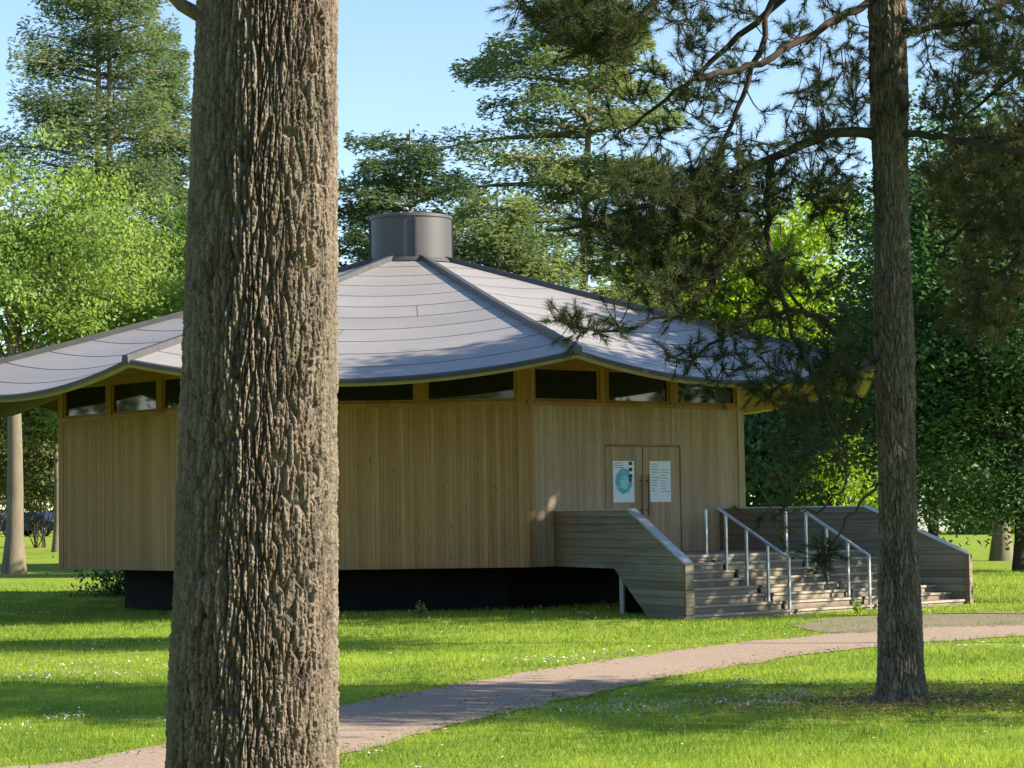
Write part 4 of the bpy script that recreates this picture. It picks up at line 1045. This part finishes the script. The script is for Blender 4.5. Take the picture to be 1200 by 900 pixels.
def car(label, px, Y, rz=0.):
    x = XA(px, Y); z0 = float(gz(x, Y)); o = thing('parked_car', label, 'car', (x, Y, z0), rz, 'dark cars parked beyond the left lawn')
    prof = [(-2.15, .35), (-2.2, .75), (-2.05, .98), (-1.5, 1.05), (-.85, 1.46), (.55, 1.5), (1.35, 1.02), (2.0, .88), (2.2, .62), (2.15, .32)]
    mw = parent_matrix(o)
    def tw(p): return np.array(mw @ Vector(p))
    hw = .86
    b = MB(); k = len(prof)
    def row(y, ins): return np.array([tw((a * (1 if z < 1.1 else .97), y * (1 if z < 1.1 else ins), z)) for a, z in prof])
    A, B_ = row(-hw, .80), row(hw, .80)
    b.ngon(A); b.ngon(B_[::-1])
    for i in range(k):
        j_ = (i + 1) % k; b.add([A[i], A[j_], B_[j_], B_[i]], [[3, 2, 1, 0]])
    bo = b.build('body', MAT['carpaint'], o)
    for s in (-1, 1):
        wn = MB(); P = [(-1.28, 1.08), (-.80, 1.40), (.45, 1.43), (1.10, 1.08)]
        wn.add([tw((a, s * (hw + .006 - (z - 1.05) * .42), z)) for a, z in P], [[0, 1, 2, 3]]); wn.build('side_window', MAT['glass'], o)
    for a, z0_, z1_, a1 in ((1.30, 1.05, 1.44, .66), (-1.47, 1.09, 1.42, -.93)):
        wn = MB(); q = .03 if a > 0 else -.03
        wn.add([tw((a + q, -.7, z0_)), tw((a + q, .7, z0_)), tw((a1 + q, .6, z1_)), tw((a1 + q, -.6, z1_))], [[0, 1, 2, 3]]); wn.build('windscreen', MAT['glass'], o)
    for a in (-1.35, 1.35):
        for s in (-1, 1):
            w = MB(); w.tube([tw((a, s * .70, .33)), tw((a, s * .88, .33))], .33, 20, cap=True); wo = w.build('wheel', MAT['tyre'], o)
            g = MB(); g.tube([tw((a, s * .86, .33)), tw((a, s * .89, .33))], .2, 14, cap=True); g.build('rim', MAT['rim'], wo)
    for s in (-1, 1):
        w = MB(); w.box(tw((2.14, s * .6, .70)), (.06, .17, .08), [tw((1, 0, 0)) - tw((0, 0, 0)), tw((0, 1, 0)) - tw((0, 0, 0)), [0, 0, 1]]); w.build('headlight', MAT['lamp'], o)
car('dark blue car parked between the pale trunk and the slim tree', 43, 142, R(-28))
car('dark car parked at the left edge behind the pale trunk', -4, 144, R(-20))

# ------------------------------------------------------------------ grass, daisies, weeds
def scatter(n, y0, y1, pw, r, k=.30):
    u = r.uniform(0, 1, n); y = (y0 ** (1 - pw) + u * (y1 ** (1 - pw) - y0 ** (1 - pw))) ** (1 / (1 - pw)) if pw != 1 else y0 * (y1 / y0) ** u
    x = r.uniform(-1, 1, n) * (k * y + .5); return np.stack([x, y], 1)
def patchy(P, s, r):
    out = np.zeros(len(P))
    for _ in range(6):
        a = r.uniform(0, 6.28); w = s * r.uniform(.6, 1.8); out += np.sin(w * (P[:, 0] * math.cos(a) + P[:, 1] * math.sin(a)) + r.uniform(0, 6.28))
    return out / 6
def in_building(P):
    th = np.arctan2(P[:, 1] - CEN[1], P[:, 0] - CEN[0]); rr = np.hypot(P[:, 0] - CEN[0], P[:, 1] - CEN[1])
    m = rr < 6.6
    n, t = fdir(1); d = P - (CEN + n[:2] * AP); v = d @ n[:2]; u = d @ t[:2] + SIDE / 2
    m |= (v > 1.9) & (v < V1 + .16) & (u > .79 - .306 * v - .0) & (u < 5.36 + .306 * v + .0)
    return m
def grass():
    r = np.random.default_rng(101); P = scatter(330000, 15.5, 70, 1.9, r)
    bad = inside(P + r.normal(0, .10, P.shape), PATHPOLY) | in_building(P); ap = inside(P, APRONPOLY) & (r.uniform(0, 1, len(P)) > .16)
    # a few blades creep over the path edge
    P = P[~(bad | ap)]
    wear = patchy(P, 1.1, r) + .6 * patchy(P, 3.3, r) + .8 * np.exp(-((P[:, 0] - PX) ** 2 + (P[:, 1] - PY) ** 2) / .5)
    P = P[(wear < .66) | (r.uniform(0, 1, len(P)) > .6)]; n = len(P); y = P[:, 1]
    lift = 1 + .35 * patchy(P, 1.6, r)
    h = r.uniform(.028, .066, n) * lift * (1 + .012 * (y - 16)); w = .0052 * (y / 17.) * r.uniform(.8, 1.5, n)
    a = r.uniform(0, 6.28, n); sd = np.stack([np.cos(a), np.sin(a) * .6, 0 * a], 1)
    ln = r.normal(0, .45, (n, 2)) * h[:, None]
    z = gz(P[:, 0], y); b0 = np.stack([P[:, 0], y, z - .004], 1)
    v = np.stack([b0 - sd * w[:, None] * .5, b0 + sd * w[:, None] * .5, b0 + np.stack([ln[:, 0], ln[:, 1], h], 1)], 1).reshape(-1, 3)
    tint = np.clip(.42 + .75 * patchy(P, .9, r) + .45 * patchy(P, .35, r) + .5 * patchy(P, 4., r) + r.normal(0, .2, n), 0, 1)
    o = MB().add(v, t=np.arange(3 * n).reshape(n, 3), tint=tint).build('grass', MAT['blade'])
    prop(o, 'short bright green grass blades covering the park lawn', 'grass', kind='stuff')
    # daisies
    P = scatter(90000, 15.8, 60, 1.6, r); keep = (patchy(P, .8, r) + .7 * patchy(P, 2.6, r) + .35 * patchy(P, 7, r) > .50) & ~inside(P, PATHPOLY) & ~inside(P, APRONPOLY) & ~in_building(P)
    keep = (keep | (r.uniform(0, 1, len(P)) < .025)) & ~inside(P, PATHPOLY) & ~inside(P, APRONPOLY) & ~in_building(P); P = P[keep][:17000]; n = len(P); s = .0095 * r.uniform(.7, 1.3, n) * np.clip(P[:, 1] / 20, 1, 1.6); z = gz(P[:, 0], P[:, 1]) + r.uniform(.04, .07, n)
    c = np.stack([P[:, 0], P[:, 1], z], 1); tl = r.normal(0, .35, (n, 2)); vs = []
    for k in range(6):
        e = np.stack([np.cos(k * 1.047) * s, np.sin(k * 1.047) * s, 0 * s], 1); e[:, 2] = -(e[:, 0] * tl[:, 0] + e[:, 1] * (tl[:, 1] + .5)) ; vs.append(c + e)
    v = np.stack(vs, 1).reshape(-1, 3); i6 = np.arange(n)[:, None] * 6
    q = np.concatenate([i6 + np.array([[0, 1, 2, 3]]), i6 + np.array([[0, 3, 4, 5]])])
    o = MB().add(v, q).build('daisies', MAT['daisy']); prop(o, 'tiny white daisies scattered through the lawn', 'daisies', kind='stuff')
grass()
def litter():
    r = np.random.default_rng(121); n = 9000; q = np.abs(r.normal(0, 1.3, n)) + .15; a = r.uniform(0, 6.283, n)
    P = np.stack([PX + q * np.cos(a) * 1.5, PY + q * np.sin(a)], 1)
    m = 2500; k = r.integers(0, len(EU), m); E = np.where(r.uniform(0, 1, m)[:, None] < .5, EU[k], EL[k]); P = np.concatenate([P, E + r.normal(0, .22, (m, 2))])
    n = len(P); c = np.stack([P[:, 0], P[:, 1], gz(P[:, 0], P[:, 1]) + r.uniform(.016, .05, n)], 1)
    ax = unit(n, r); ax[:, 2] *= .2; ax /= np.linalg.norm(ax, axis=1)[:, None]; nn = np.array([0, 0, 1.]) + r.normal(0, .3, (n, 3))
    b = MB(); add_leaves(b, c, ax, nn / np.linalg.norm(nn, axis=1)[:, None], r.uniform(.03, .11, n), r.uniform(.006, .018, n), r.uniform(0, 1, n))
    prop(b.build('needle_litter', MAT['litter']), 'brown fallen needles littering the grass round the bare pine trunk and path edges', 'litter', kind='stuff')
MAT['litter'] = m_leaf('fallen needles', (.13, .075, .035), (.32, .22, .11), .05)
litter()
def weed(label, px, py, h, seed, mat='weed'):
    r = np.random.default_rng(seed); p = ground_at(px, py); o = thing('weed', label, 'plant', tuple(p)); tb = MB(); b = MB(); C = []
    for _ in range(6):
        d = np.array([r.normal(0, .3), r.normal(0, .3), 1.]); tip = p + d * h * r.uniform(.6, 1); tb.tube([p, (p + tip) / 2 + r.normal(0, .01, 3), tip], [.006, .005, .003], 4)
        for s in r.uniform(.3, 1, 12): C.append(p + (tip - p) * s + r.normal(0, .03, 3))
    C = np.array(C); n = len(C); add_leaves(b, C, unit(n, r), unit(n, r), .075, .04, r.uniform(0, 1, n)); tb.build('stems', MAT['weed'], o); b.build('leaves', MAT[mat], o)
weed('pale weed sprouting against the dark plinth', 492, 724, .32, 1)
weed('small green weed growing at the foot of the steps', 1006, 722, .28, 2, 'leaf_lime')

# ------------------------------------------------------------------ light
EL, AZ = R(30), R(-11)
sv = Vector((math.cos(EL) * math.cos(AZ), math.cos(EL) * math.sin(AZ), math.sin(EL)))
sd = bpy.data.lights.new('sun', 'SUN'); sd.energy = 5.0; sd.angle = R(.53); sd.color = (1.0, .88, .69)
so_ = bpy.data.objects.new('sun', sd); COL.objects.link(so_); so_.rotation_euler = sv.to_track_quat('Z', 'Y').to_euler()
wd = bpy.data.worlds.new('World'); sc.world = wd; wd.use_nodes = True; nt = wd.node_tree; nt.nodes.clear()
sk = nt.nodes.new('ShaderNodeTexSky'); sk.sky_type = 'NISHITA'; sk.sun_disc = False; sk.sun_elevation = EL; sk.sun_rotation = math.atan2(sv.x, sv.y)
sk.air_density = 1.0; sk.dust_density = .25; sk.ozone_density = 2.0; sk.altitude = 200
bg = nt.nodes.new('ShaderNodeBackground'); bg.inputs[1].default_value = .086; ow = nt.nodes.new('ShaderNodeOutputWorld')
nt.links.new(sk.outputs[0], bg.inputs[0]); nt.links.new(bg.outputs[0], ow.inputs[0])

sc.view_settings.view_transform = 'Standard'; sc.view_settings.look = 'None'; sc.view_settings.gamma = 1; sc.view_settings.exposure = 1.52; sc.view_settings.use_curve_mapping = False
sc.render.engine = 'CYCLES'
cy = sc.cycles; cy.max_bounces = 7; cy.diffuse_bounces = 4; cy.glossy_bounces = 3; cy.transmission_bounces = 4; cy.transparent_max_bounces = 6
cy.use_denoising = True; cy.caustics_reflective = False; cy.caustics_refractive = False; cy.sample_clamp_indirect = 6
try: cy.denoiser = 'OPENIMAGEDENOISE'
except Exception: pass
